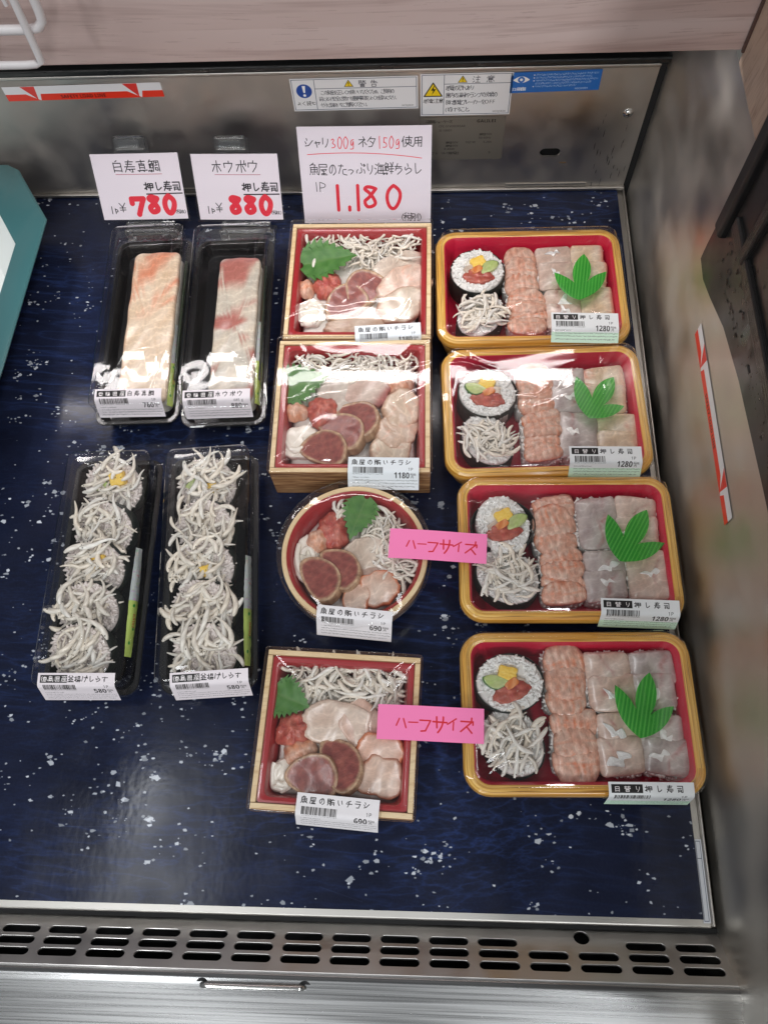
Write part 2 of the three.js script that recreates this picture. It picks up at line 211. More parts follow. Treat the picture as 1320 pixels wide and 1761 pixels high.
// the deck mat: printed navy marble with white chips
const MATW = 0.80, MATD = 0.6975;
const matTex = canvasTex(2048, 2048, (g, W, H) => {
  const im = g.createImageData(W, H), d = im.data;
  for (let y = 0; y < H; y++) for (let x = 0; x < W; x++) {
    const u = (x / W) * MATW * 14, v = (y / H) * MATD * 14, q = n3(u * 0.5, v * 0.5, 3), wv = fbm(u * 1.6 + q * 1.5, v * 6.5 + q, 1, 4) * 1.6;
    const vein = Math.pow(1 - Math.abs(wv), 9) * clamp(0.5 + 1.2 * n3(u * 0.35, v * 0.6, 8)), vein2 = Math.pow(1 - Math.abs(fbm(u * 4 + q * 3, v * 16, 5, 4) * 1.5), 12) * clamp(0.3 + n3(u * 0.8, v * 0.8, 2));
    const cl = fbm(u * 0.9, v * 1.4, 6, 3), gr = n3(u * 40, v * 40, 2) * 3;
    const i = (y * W + x) * 4; d[i] = 27 + 10 * cl + 10 * vein + 6 * vein2 + gr; d[i + 1] = 32 + 12 * cl + 18 * vein + 11 * vein2 + gr; d[i + 2] = 52 + 18 * cl + 36 * vein + 22 * vein2 + gr; d[i + 3] = 255;
  }
  g.putImageData(im, 0, 0);
  const chip = (x, y, r) => { const k = 4 + Math.floor(R(0, 3)), a0 = R(0, 6.28), as = R(0.45, 1); g.beginPath(); for (let i = 0; i < k; i++) { const a = a0 + (i / k) * 6.283 + R(-0.35, 0.35), q = r * R(0.6, 1.15); const px = x + Math.cos(a) * q, py = y + Math.sin(a) * q * as; i ? g.lineTo(px, py) : g.moveTo(px, py); } g.closePath(); const s = R(0.62, 1), b = Math.floor(225 * s); g.fillStyle = `rgb(${b - 8},${b - 3},${Math.min(255, b + 6)})`; g.fill(); };
  for (let i = 0; i < 1250; i++) chip(R(0, W), R(0, H), R(1.3, 4.8));
  for (let c = 0; c < 380; c++) { const cx = R(0, W), cy = R(0, H), m = Math.floor(R(3, 13)), sp = R(12, 60); for (let i = 0; i < m; i++) chip(cx + R(-1, 1) * R(0, sp), cy + R(-1, 1) * R(0, sp), rnd() < 0.12 ? R(6, 9.5) : R(1.4, 5.4)); }
  for (let i = 0; i < 60; i++) { g.strokeStyle = `rgba(120,140,190,${R(0.06, 0.2)})`; g.lineWidth = R(0.6, 1.4); const x = R(0, W), y = R(0, H), a = R(-0.5, 0.5); g.beginPath(); g.moveTo(x, y); g.lineTo(x + Math.cos(a) * R(30, 160), y + Math.sin(a) * R(30, 90)); g.stroke(); }
});
const matMat = phys({ map: matTex, roughness: 0.42, roughnessMap: rep(smearTex, 2, 2), specularIntensity: 0.42, bumpMap: rep(smearTex, 12, 12), bumpScale: 0.00012 });

// ---------------------------------------------------------------- shop ceiling and lamps (outside the frame; mirrored in the steel and the film)
{
  const names = ['left of the photographer, nearer the case', 'over the right end, nearer the case', 'left of the photographer, further out', 'over the right end, further out'];
  [[-1.05, 1.08], [0.42, 1.08], [-1.05, 3.1], [0.42, 3.1]].forEach(([x, z], i) => {
    const t = thing('ceiling_lamp', `long white ceiling lamp ${names[i]}`, 'lamp', [x, 2.03, z]);
    obj('housing', rbox(0.2, 0.06, 1.24, 0.012, 0, 0.03, 0), std({ color: 0xe8e8e6, roughness: 0.5 }), t);
    obj('lamp_diffuser', rbox(0.16, 0.012, 1.2, 0.005, 0, -0.006, 0), std({ color: 0xf4f4f4, roughness: 0.4, emissive: 0xffffff, emissiveIntensity: 1 }), t);
    const l = new THREE.RectAreaLight(lampColor, i < 2 ? NEAR_LAMP : FAR_LAMP, 0.16, 1.2); l.position.set(x, 2.015, z); l.rotation.x = -Math.PI / 2; scene.add(l);
  });
}

// ---------------------------------------------------------------- the display case
// deck: steel tray with a raised rim, and the printed mat lying in it
{
  struct('case_floor', uvMetres(box(0.90, 0.02, 0.92, -0.39, -0.07, 0.41)), blackVoid);
  const tray = structGroup('deck_tray');
  obj('tray_plate', uvMetres(rbox(0.80, 0.012, 0.706, 0.002, -0.401, -0.0075, 0.3535)), steelRim, tray);
  obj('tray_rim', uvMetres(rbox(0.0016, 0.005, 0.704, 0.0006, -0.0012, 0.0, 0.353)), steelRim, tray);
  const m = new THREE.BoxGeometry(MATW - 0.008, 0.0016, MATD).translate(-(MATW + 0.008) / 2, 0.0, 0.003 + MATD / 2);
  const uv = m.attributes.uv, p = m.attributes.position; for (let i = 0; i < p.count; i++) uv.setXY(i, (p.getX(i) + MATW) / MATW, 1 - p.getZ(i) / (MATD + 0.004));
  struct('deck_mat', m, matMat);
}
// back panel with an oval hole
const backShape = new THREE.Shape([[-0.80, -0.03], [-0.002, -0.03], [-0.002, 0.147], [-0.80, 0.147]].map((q) => new THREE.Vector2(...q)));
const pill = (cx, cy, w, h) => { const s = new THREE.Path(), r = h / 2; s.absarc(cx + w / 2 - r, cy, r, -Math.PI / 2, Math.PI / 2, false); s.absarc(cx - w / 2 + r, cy, r, Math.PI / 2, (3 * Math.PI) / 2, false); s.closePath(); return s; };
backShape.holes.push(pill(-0.0865, 0.05, 0.021, 0.0105));
{
  const b = structGroup('back_panel');
  obj('panel', uvMetres(new THREE.ExtrudeGeometry(backShape, { depth: 0.002, bevelEnabled: false, curveSegments: 14 }).translate(0, 0, -0.002)), steelBack, b);
  obj('hole_backing', box(0.82, 0.19, 0.003, -0.395, 0.062, -0.0085), blackVoid, b);
  obj('foot_flange', uvMetres(rbox(0.80, 0.004, 0.004, 0.0012, -0.401, 0.0035, 0.002)), steelRim, b);
  obj('seam_strip', uvMetres(box(0.085, 0.0035, 0.0012, -0.085, 0.008, 0.0006)), steelRim, b);
  obj('seam_strip', uvMetres(box(0.06, 0.0035, 0.0012, -0.475, 0.008, 0.0006)), steelRim, b);
  obj('top_rim', uvMetres(rbox(0.80, 0.004, 0.006, 0.0016, -0.402, 0.149, 0.001)), steelRim, b);
  obj('black_gasket', uvMetres(rbox(0.81, 0.007, 0.010, 0.0025, -0.397, 0.155, 0.001)), blackPlastic, b);
  obj('corner_gap', box(0.0066, 0.19, 0.003, 0.0012, 0.055, -0.0022), blackVoid, b);
  const screw = obj('screw', new THREE.LatheGeometry([[0, 0.0028], [0.0016, 0.0027], [0.0028, 0.002], [0.0034, 0.0009], [0.0048, 0.0008], [0.005, 0]].map((q) => new THREE.Vector2(...q)), 24), wire, b); screw.rotation.x = Math.PI / 2; screw.position.set(-0.019, 0.096, 0);
  const sl = obj('screw_slot', merge([box(0.0034, 0.0004, 0.0008), box(0.0008, 0.0004, 0.0034)]), blackVoid, b); sl.rotation.x = Math.PI / 2; sl.rotation.y = 0.4; sl.position.set(-0.019, 0.096, 0.0028);
  // dried brown dribbles and scratch marks: thin films of matter
  const stain = (name, x, y, w, h, mat, seed) => { const pts = outline(Array.from({ length: 9 }, (_, i) => { const a = (i / 9) * 6.283; return [Math.cos(a) * w * (0.7 + 0.5 * n3(i * 1.7, seed)), Math.sin(a) * h * (0.7 + 0.6 * n3(i * 2.3, seed + 4))]; }), 22); const s = new THREE.Shape(pts.map((q) => new THREE.Vector2(...q))); const e = obj(name, new THREE.ExtrudeGeometry(s, { depth: 0.0002, bevelEnabled: false }), mat, b); e.position.set(x, y, 0.0002); };
  const brown = std({ color: new THREE.Color().setRGB(0.2, 0.12, 0.05), roughness: 0.6 }), scuff = std({ color: new THREE.Color().setRGB(0.09, 0.085, 0.08), roughness: 0.5, metalness: 0.6 });
  stain('stain', -0.158, 0.058, 0.006, 0.0016, brown, 1); stain('stain', -0.151, 0.056, 0.003, 0.001, brown, 2); stain('stain', -0.072, 0.037, 0.006, 0.0008, brown, 3);
  for (let i = 0; i < 26; i++) stain('scratch', R(-0.045, -0.006), R(0.006, 0.1), R(0.0002, 0.0005), R(0.002, 0.007), scuff, i + 9);
}
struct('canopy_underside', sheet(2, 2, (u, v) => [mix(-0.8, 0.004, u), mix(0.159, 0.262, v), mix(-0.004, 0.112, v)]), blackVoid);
// right wall
struct('right_wall', uvMetres(box(0.004, 0.32, 0.86, 0.0065, 0.1, 0.43), true), steelSide);
// wood clad canopy and the wood cheek on the right
struct('wood_canopy', uvMetres(rbox(0.90, 0.36, 0.014, 0.0015, -0.4475, 0.45, 0.138)), wood);
struct('wood_cheek', uvMetres(box(0.02, 0.36, 0.093, 0.0135, 0.441, 0.1915), true), woodSide);
struct('corner_strip', box(0.0022, 0.36, 0.0022, 0.0028, 0.45, 0.1464), std({ color: new THREE.Color().setRGB(0.1, 0.055, 0.045), roughness: 0.6 }));
{
  const t = thing('canopy_lamp', 'slim strip lamp hidden under the wood canopy above the back panel', 'lamp', [-0.39, 0.278, 0.116]);
  obj('housing', rbox(0.74, 0.01, 0.024, 0.002, 0, 0.008, 0), std({ color: 0xdddddd, roughness: 0.5 }), t);
  obj('lamp_tube', rbox(0.72, 0.006, 0.022, 0.002, 0, 0, 0), std({ color: 0xf4f4f4, emissive: 0xffffff, emissiveIntensity: 1.2 }), t);
  const l = new THREE.RectAreaLight(canopyColor, CANOPY_LAMP, 0.72, 0.018); l.position.set(-0.39, 0.2735, 0.117); l.rotation.x = -Math.PI / 2 + 0.12; scene.add(l);
}
// black side panel with its ragged edge, on the right wall
{
  const prof = [[0.234, 0.165], [0.252, 0.163], [0.275, 0.17], [0.31, 0.183], [0.36, 0.192], [0.44, 0.199], [0.56, 0.207], [0.86, 0.21], [0.86, 0.6], [0.236, 0.6], [0.2375, 0.215], [0.234, 0.2], [0.2335, 0.18]];
  const sh = new THREE.Shape(prof.map(([z, y]) => new THREE.Vector2(z, y))); sh.holes.push(pill(0.362, 0.209, 0.008, 0.004));
  const t = thing('side_frame', 'black plastic side frame wet with droplets above the right steel wall', 'side frame');
  const toWall = (g, x) => { g.applyMatrix4(new THREE.Matrix4().set(0, 0, 1, x, 0, 1, 0, 0, 1, 0, 0, 0, 0, 0, 0, 1)); const ix = g.index; if (!ix) { const p = g.attributes.position; for (const a of Object.values(g.attributes)) for (let i = 0; i < a.count; i += 3) for (let c = 0; c < a.itemSize; c++) { const q = a.array[(i + 1) * a.itemSize + c]; a.array[(i + 1) * a.itemSize + c] = a.array[(i + 2) * a.itemSize + c]; a.array[(i + 2) * a.itemSize + c] = q; } p.needsUpdate = true; } g.computeVertexNormals(); return g; };
  obj('panel', toWall(new THREE.ExtrudeGeometry(sh, { depth: 0.006, bevelEnabled: true, bevelSize: 0.001, bevelThickness: 0.001, bevelSegments: 2, curveSegments: 8 }), -0.002), blackPlastic, t);
  obj('back_post', rbox(0.012, 0.40, 0.014, 0.003, -0.003, 0.408, 0.2475), phys({ color: new THREE.Color().setRGB(0.008, 0.008, 0.009), roughness: 0.5 }), t);
  obj('rib', rbox(0.006, 0.012, 0.60, 0.002, -0.0035, 0.232, 0.56), blackPlastic, t);
  obj('rib', rbox(0.008, 0.38, 0.010, 0.0025, -0.004, 0.42, 0.292), blackPlastic, t);
  obj('hole_plug', rbox(0.002, 0.006, 0.010, 0.0008, 0.0025, 0.209, 0.362), blackVoid, t);
  const drops = []; for (let i = 0; i < 150; i++) { const z = R(0.26, 0.46), y = 0.19 + (z - 0.26) * 0.12 + R(0, 1) * R(0, 0.06), r = R(0.0005, 0.0017); drops.push(new THREE.SphereGeometry(r, 7, 5).scale(0.55, R(0.9, 1.5), 1).translate(-0.0031, y, z)); }
  const dm = obj('water_droplets', merge(drops), phys({ color: 0xffffff, roughness: 0.02, transmission: 1, thickness: 0.001, ior: 1.33 }), t); dm.userData.kind = 'stuff';
}
// front: gap, inclined return grille with slots, ledge with wire handle
{
  struct('front_gap', box(0.86, 0.05, 0.003, -0.41, -0.035, 0.7085), blackVoid);
  const A = 48 * D2R, x0 = -0.80, x1 = 0.05, S = 0.0425, sh = new THREE.Shape([[x0, -0.008], [x1, -0.008], [x1, S], [x0, S]].map((q) => new THREE.Vector2(...q)));
  for (let k = -16; k <= 5; k++) { const cx = -0.1945 + k * 0.0358; [0.0128, 0.0225, 0.0322].forEach((s, r) => { if (!(r === 0 && (k === 2 || k === 3))) sh.holes.push(pill(cx, s, 0.0292, 0.0071)); }); }
  const hole = new THREE.Path(); hole.absarc(-0.0965, 0.0066, 0.006, 0, Math.PI * 2, true); sh.holes.push(hole);
  // local x stays, local y runs up the slope towards the customer
  const g = structGroup('return_grille');
  const flip = (geo) => { geo = geo.index ? geo.toNonIndexed() : geo; for (const a of Object.values(geo.attributes)) for (let i = 0; i < a.count; i += 3) for (let c = 0; c < a.itemSize; c++) { const q = a.array[(i + 1) * a.itemSize + c]; a.array[(i + 1) * a.itemSize + c] = a.array[(i + 2) * a.itemSize + c]; a.array[(i + 2) * a.itemSize + c] = q; } return geo; };
  const slope = (geo) => { geo.applyMatrix4(new THREE.Matrix4().makeBasis(new THREE.Vector3(1, 0, 0), new THREE.Vector3(0, Math.sin(A), Math.cos(A)), new THREE.Vector3(0, Math.cos(A), -Math.sin(A))).setPosition(0, -0.012, 0.712)); geo = flip(geo); geo.computeVertexNormals(); return geo; };
  obj('slotted_plate', uvMetres(slope(new THREE.ExtrudeGeometry(sh, { depth: 0.0012, bevelEnabled: true, bevelSize: 0.0003, bevelThickness: 0.0003, bevelSegments: 1, curveSegments: 8 }))), steelGrille, g);
  obj('duct', slope(box(0.86, 0.075, 0.004, -0.37, 0.016, -0.05)), blackVoid, g); obj('duct_side', slope(box(0.86, 0.003, 0.046, -0.37, 0.046, -0.026)), blackVoid, g);
  obj('end_joint', slope(box(0.0012, 0.05, 0.0006, 0.0185, 0.0172, 0.0019)), blackVoid, g);
  const yF = -0.012 + S * Math.sin(A), zF = 0.712 + S * Math.cos(A);
  // ledge: rounded fold, then a broad plate falling slightly towards the customer
  const lp = [[yF - 0.001, zF - 0.0012], [yF + 0.0016, zF + 0.0012], [yF + 0.0026, zF + 0.004], [yF + 0.0024, zF + 0.008], [yF + 0.001, zF + 0.016], [yF - 0.006, zF + 0.05], [yF - 0.018, zF + 0.11]];
  const lg = sheet(2, 40, (u, v) => { const t = v * (lp.length - 1), i = Math.min(lp.length - 2, Math.floor(t)), f = t - i; return [mix(x0, x1, u), mix(lp[i][0], lp[i + 1][0], f), mix(lp[i][1], lp[i + 1][1], f)]; });
  struct('front_ledge', uvMetres(lg.toNonIndexed ? lg : lg), steelLedge);
  const scr = []; for (let i = 0; i < 26; i++) { const q = R(0.012, 0.05), px = R(-0.72, 0.02); scr.push(box(R(0.002, 0.012), 0.00012, R(0.0002, 0.0005)).rotateY(R(-1.4, 1.4)).translate(px, mix(yF + 0.0013, yF - 0.0058, (q - 0.012) / 0.038), zF + q)); }
  struct('ledge_scratches', merge(scr), std({ color: new THREE.Color().setRGB(0.5, 0.5, 0.5), roughness: 0.6 }));
  const h = thing('lift_handle', 'thin bent steel wire handle let into the front ledge', 'handle', [0, 0, 0]);
  const hy = yF + 0.001, hz = zF + 0.0085;
  obj('wire_bow', tube([[-0.3695, hy - 0.006, hz], [-0.369, hy + 0.001, hz], [-0.3655, hy + 0.0035, hz], [-0.333, hy + 0.0038, hz], [-0.3005, hy + 0.0035, hz], [-0.297, hy + 0.001, hz], [-0.2965, hy - 0.006, hz]], 0.0021, 60, 10), wire, h);
  for (const hx of [-0.3695, -0.2965]) { const d = obj('eyelet', new THREE.CylinderGeometry(0.0046, 0.0046, 0.0008, 24), blackVoid, h); d.position.set(hx, hy + 0.0007, hz); d.rotation.x = 0.18; }
}
// wire basket hanging at the upper left, in front of the canopy
{
  const white = std({ color: new THREE.Color().setRGB(0.74, 0.7, 0.7), roughness: 0.35 });
  const t = thing('wire_basket', 'white coated wire basket hanging at the upper left before the wood', 'basket', [0, 0, 0]);
  const bow = (pts, r) => obj('wire', tube(pts, r, 50, 8), white, t);
  const z = 0.2;
  bow([[-0.62, 0.337, z], [-0.47, 0.337, z], [-0.4515, 0.337, z], [-0.446, 0.341, z], [-0.4445, 0.35, z], [-0.442, 0.46, z]], 0.003);
  bow([[-0.62, 0.318, z + 0.004], [-0.47, 0.3165, z + 0.004], [-0.4585, 0.3175, z + 0.004], [-0.4555, 0.322, z + 0.004], [-0.452, 0.46, z + 0.004]], 0.0025);
  bow([[-0.507, 0.29, z + 0.002], [-0.487, 0.337, z + 0.002], [-0.47, 0.40, z + 0.002]], 0.002);
  bow([[-0.545, 0.29, z + 0.002], [-0.545, 0.337, z + 0.002], [-0.54, 0.44, z + 0.002]], 0.002);
  for (let i = 0; i < 7; i++) bow([[-0.62 + i * 0.026, 0.35, z - 0.003], [-0.62 + i * 0.026, 0.48, z - 0.003]], 0.0014);
  for (let i = 0; i < 4; i++) bow([[-0.63, 0.37 + i * 0.028, z - 0.005], [-0.44, 0.37 + i * 0.028, z - 0.005]], 0.0014);
}
// ---------------------------------------------------------------- printed matter
const paperMat = (t, extra = {}) => std({ map: t, roughness: 0.55, side: THREE.DoubleSide, ...extra });
const barcode = (g, x, y, w, h) => { g.fillStyle = '#15120f'; let p = x; while (p < x + w) { const b = 1.6 + Math.floor(R(0, 4)) * 1.7; g.fillRect(p, y, b, h); p += b + 1.6 + Math.floor(R(0, 3)) * 1.8; } };
const fineprint = (g, x, y, w, h, col = '#2a2a2a') => { g.fillStyle = col; let p = x; while (p < x + w) { const b = R(2, 5); for (let k = 0; k < 3; k++) if (rnd() < 0.75) g.fillRect(p + R(0, b * 0.4), y + R(0, h * 0.75), b * R(0.3, 0.9), h * R(0.12, 0.3)); p += b + R(0.6, 1.6); } };
// price label, 61 x 36 mm: name line (part of it white on black), bar code, price
function labelTex(inv, name, price, { tint = '#efe6ea', green = false, grams } = {}) {
  return canvasTex(610, 300, (g, W, H) => {
    g.fillStyle = tint; g.fillRect(0, 0, W, H);
    if (green) { g.fillStyle = '#d5f2dc'; g.fillRect(0, 205, W, 95); }
    let x = 22;
    const adv = (560 / ([...(inv + name)].length + 0.5));
    for (const ch of inv) { g.fillStyle = '#151212'; g.fillRect(x - 2, 16, adv, 60); g.save(); write(g, ch, x + adv * 0.5 - 23, 22, 46, { color: '#f4eeee', weight: 0.095 }); g.restore(); x += adv; }
    for (const ch of name) { write(g, ch, x + adv * 0.5 - 25, 19, 52, { color: '#191516', weight: 0.11 }); x += adv; }
    barcode(g, 42, 92, 258, 56); fineprint(g, 40, 151, 262, 11);
    write(g, grams ?? '1P', grams ? 462 : 516, 88, grams ? 34 : 40, { color: '#1b1718', weight: 0.08 }); if (grams) write(g, 'g', 530, 88, 34, { color: '#1b1718', weight: 0.08 });
    g.fillStyle = '#1b1718'; g.font = 'bold 74px sans-serif'; const tw = g.measureText(price).width; g.save(); g.translate(530 - tw * 0.82, 192); g.scale(0.82, 1); g.fillText(price, 0, 0); g.restore();
    write(g, '税抜', 534, 142, 26, { color: '#1b1718', weight: 0.07 }); write(g, '円', 540, 168, 26, { color: '#1b1718', weight: 0.08 });
    for (let k = 0; k < 3; k++) fineprint(g, 36, 182 + k * 26, k ? 560 : 150, 13);
    fineprint(g, 36, 262, 540, 14);
  });
}
const T_CHI = labelTex('', '魚屋の賄いチラシ', '1180', { tint: '#e6ebef' }), T_HALF = labelTex('', '魚屋の賄いチラシ', '690', { tint: '#ece8ea' }), T_DAY = labelTex('日替り', '押し寿司', '1280', { tint: '#e9ebec', green: true });
const T_TAI = labelTex('愛媛県産', '白寿真鯛', '780'), T_HOU = labelTex('愛媛県産', 'ホウボウ', '880', { grams: '685' }), T_SHI = labelTex('徳島県産', '釜揚げしらす', '580');
// a label that lies flat for a while, then bends down over the edge
function labelGeo(w, L, flat, drop, ripple = 0.0003) {
  return sheet(10, 16, (u, v) => { const s = v * L, r = 0.004; let y = 0, z = s; if (s > flat) { const a = Math.min(drop, (s - flat) / r), rest = s - flat - a * r; z = flat + r * Math.sin(a) + rest * Math.cos(a); y = -r * (1 - Math.cos(a)) - rest * Math.sin(a); } return [(u - 0.5) * w, y + ripple * n3(u * 3, v * 4, w * 100 + L * 900), z]; });
}
function addLabel(parent, tex, [x, y, z], turn, flat, drop, L = 0.036, w = 0.061, curl = 0) {
  const m = obj('price_label', labelGeo(w, L, flat, drop), paperMat(tex), parent); m.position.set(x, y, z); m.rotation.y = turn; m.rotation.x = curl; m.rotation.order = 'YXZ'; return m;
}

// ---------------------------------------------------------------- package materials
const clear = phys({ color: 0xffffff, roughness: 0.03, transmission: 1, thickness: 0, ior: 1.4, side: THREE.DoubleSide });
const filmMat = phys({ color: 0xffffff, roughness: 0.06, transmission: 1, thickness: 0, ior: 1.42, side: THREE.DoubleSide });
const goldTex = pixelTex(512, 512, (u, v) => { const cu = Math.cos(u * 6.283), su = Math.sin(u * 6.283), y = v + 0.012 * tileN(u, v, 4, 2), a = noise.noise(cu * 0.6, y * 42, su * 0.6), b = noise.noise(cu * 1.5 + 4, y * 110, su * 1.5); let c = mix3([214, 152, 58], [240, 196, 106], clamp(0.5 + a * 1.2)); c = mix3(c, [120, 70, 20], clamp(b * 1.3 + a * 0.5 - 0.1)); return c; });
const gold = phys({ map: rep(goldTex, 3, 12), roughness: 0.35, clearcoat: 0.5, clearcoatRoughness: 0.15 });
const redLiner = phys({ color: new THREE.Color().setRGB(0.6, 0.014, 0.05), roughness: 0.3, clearcoat: 0.4, clearcoatRoughness: 0.2 });
const darkRed = phys({ color: new THREE.Color().setRGB(0.38, 0.025, 0.03), roughness: 0.28, clearcoat: 0.4 });
const paleWoodTex = woodPrint([226, 196, 150], [180, 138, 88], [240, 216, 176], 0.7);
const paleWood = std({ map: rep(paleWoodTex, 8, 8), roughness: 0.6 });
const sideWoodTex = pixelTex(256, 256, (u, v) => { const cu = Math.cos(u * 6.283), su = Math.sin(u * 6.283), a = noise.noise(cu, v * 36, su), b = noise.noise(cu * 3, v * 90, su * 3); return mix3([196, 152, 108], [120, 78, 48], clamp(0.35 + a * 0.9 + b * 0.4)); });
const sideWood = std({ map: rep(sideWoodTex, 6, 12), roughness: 0.6 });
const blackTray = phys({ color: new THREE.Color().setRGB(0.012, 0.012, 0.013), roughness: 0.22, clearcoat: 0.5, clearcoatRoughness: 0.1 });
// stretched cling film: sags, creases and folds as real relief. Creases: [x, z, direction, half length, height]
function film(w, d, y, { seed = 1, sag = 0.0012, creases = 7, drop = 0.010, round = 0.012, over = 0.0012, amp = 1, bow = null } = {}) {
  const rs = mulberry(seed * 7919 + 3), cr = Array.from({ length: creases }, () => { const corner = rs() < 0.55, sx = rs() < 0.5 ? -1 : 1, sz = rs() < 0.5 ? -1 : 1; return corner ? [sx * w * (0.3 + 0.12 * rs()), sz * d * (0.28 + 0.14 * rs()), Math.atan2(sz * d, sx * w) + (rs() - 0.5) * 0.9, 0.012 + 0.03 * rs(), 0.0006 + 0.0005 * rs()] : [(rs() - 0.5) * w * 0.8, (rs() - 0.5) * d * 0.8, (rs() - 0.5) * 3, 0.02 + 0.035 * rs(), 0.0003 + 0.0005 * rs()]; });
  const relief = (x, z) => {
    const ex = 1 - Math.abs(x) / (w / 2), ez = 1 - Math.abs(z) / (d / 2), inn = sstep(0, 0.35, Math.min(ex, ez));
    let h = -sag * inn * (0.75 + 0.9 * n3(x * 14, z * 14, seed)) + 0.0017 * amp * n3(x * 13, z * 19, seed * 3.1) * inn + 0.0005 * amp * n3(x * 34, z * 44, seed * 2.3) * inn + 0.00008 * amp * n3(x * 95, z * 70, seed * 1.7);
    if (bow) h += bow(x, z) * inn;
    for (const [cx, cz, a, len, ht] of cr) { const dx = x - cx, dz = z - cz, s = dx * Math.cos(a) + dz * Math.sin(a), t = -dx * Math.sin(a) + dz * Math.cos(a) + 0.002 * Math.sin(s * 120 + seed); const e = 1 - clamp(Math.abs(s) / len); if (e > 0) h += ht * e * Math.exp(-(t * t) / (2 * 0.0011 * 0.0011)) * 1.1 - ht * 0.6 * e * Math.exp(-Math.pow(t - 0.003, 2) / (2 * 0.0015 * 0.0015)); }
    return h;
  };
  const N = 72;
  return sheet(N, N, (u, v) => {
    const k = 1.12, fx = (u - 0.5) * 2 * k, fz = (v - 0.5) * 2 * k; // beyond 1 the film folds down the sides
    const mx = Math.max(0, Math.abs(fx) - 1) / (k - 1), mz = Math.max(0, Math.abs(fz) - 1) / (k - 1), down = Math.max(mx, mz);
    let x = clamp(fx, -1, 1) * (w / 2 + over), z = clamp(fz, -1, 1) * (d / 2 + over);
    const bx = Math.abs(x) - (w / 2 + over - round), bz = Math.abs(z) - (d / 2 + over - round); if (bx > 0 && bz > 0) { const l = Math.hypot(bx, bz); if (l > round) { const f = round / l; x = Math.sign(x) * (w / 2 + over - round + bx * f); z = Math.sign(z) * (d / 2 + over - round + bz * f); } }
    const pull = 1 - 0.01 * down + 0.004 * n3(u * 30, v * 30, seed) * down; x *= pull; z *= pull;
    return [x, y + relief(x, z) - down * drop, z];
  });
}
// ---------------------------------------------------------------- gold wood-print sushi boxes with a red liner and a clear lid
function goldBox(label, x, z, w, d, turn, seed, lab) {
  const t = thing('sushi_box', label, 'food box', [x, 0.0012, z], turn, 'gold sushi boxes in the right column'), n = 7;
  const ring = (i, y, r) => ({ pts: rr(w - i * 2, d - i * 2, r, n), y });
  obj('tray', loft([ring(0.012, 0, 0.012), ring(0.0075, 0.003, 0.016), ring(0.0035, 0.020, 0.018), ring(0.003, 0.027, 0.018), ring(0.0008, 0.0285, 0.02), ring(0, 0.031, 0.02), ring(0, 0.0355, 0.02), ring(0.001, 0.0378, 0.019), ring(0.003, 0.039, 0.017), ring(0.0062, 0.0392, 0.014), ring(0.0082, 0.0383, 0.012)], { capStart: true, crease: 0.9 }), gold, t);
  obj('red_liner', loft([ring(0.0082, 0.0383, 0.012), ring(0.0095, 0.0372, 0.011), ring(0.0105, 0.033, 0.011), ring(0.0135, 0.0095, 0.010), ring(0.016, 0.0075, 0.009)], { capEnd: true, crease: 0.8 }), redLiner, t);
  obj('clear_lid', loft([ring(-0.0012, 0.034, 0.021), ring(-0.0012, 0.0365, 0.021), ring(0.0004, 0.0402, 0.02), ring(0.0035, 0.0408, 0.018), ring(0.0050, 0.0412, 0.016), ring(0.0072, 0.0448, 0.014), ring(0.0085, 0.0456, 0.013), ring(0.014, 0.0459, 0.010), ring(0.03, 0.0461, 0.008)], { capEnd: true, crease: 0.5 }), clear, t);
  const fl = obj('cling_film', film(w - 0.012, d - 0.012, 0.0475, { seed, sag: 0.0005, creases: 12, drop: 0.0095, over: 0.001, round: 0.012, amp: 0.55 }), filmMat, t);
  const [lx, lz, a, flat, drop, curl] = lab; addLabel(fl, T_DAY, [lx - x, 0.0484, lz - z], -a * D2R - turn, flat, drop, 0.030, 0.061, curl ?? 0);
  return t;
}
goldBox('gold wood print sushi box nearest the back wall, under clear film', -0.1126, 0.1573, 0.180, 0.1335, 0.6 * D2R, 11, [-0.0668, 0.1985, 1.6, 0.0155, 0.55]);
goldBox('second gold wood print sushi box from the back wall', -0.1069, 0.2932, 0.1805, 0.1315, 1.8 * D2R, 23, [-0.0607, 0.3378, 0.4, 0.0125, 1.0]);
goldBox('third gold wood print sushi box from the back wall', -0.0950, 0.4236, 0.180, 0.1275, 0.5 * D2R, 37, [-0.0440, 0.4722, 1.6, 0.0095, 1.2]);
goldBox('gold wood print sushi box nearest the front grille', -0.0949, 0.5575, 0.179, 0.1235, 1.0 * D2R, 41, [-0.0505, 0.6095, -0.6, 0.0065, 1.35]);

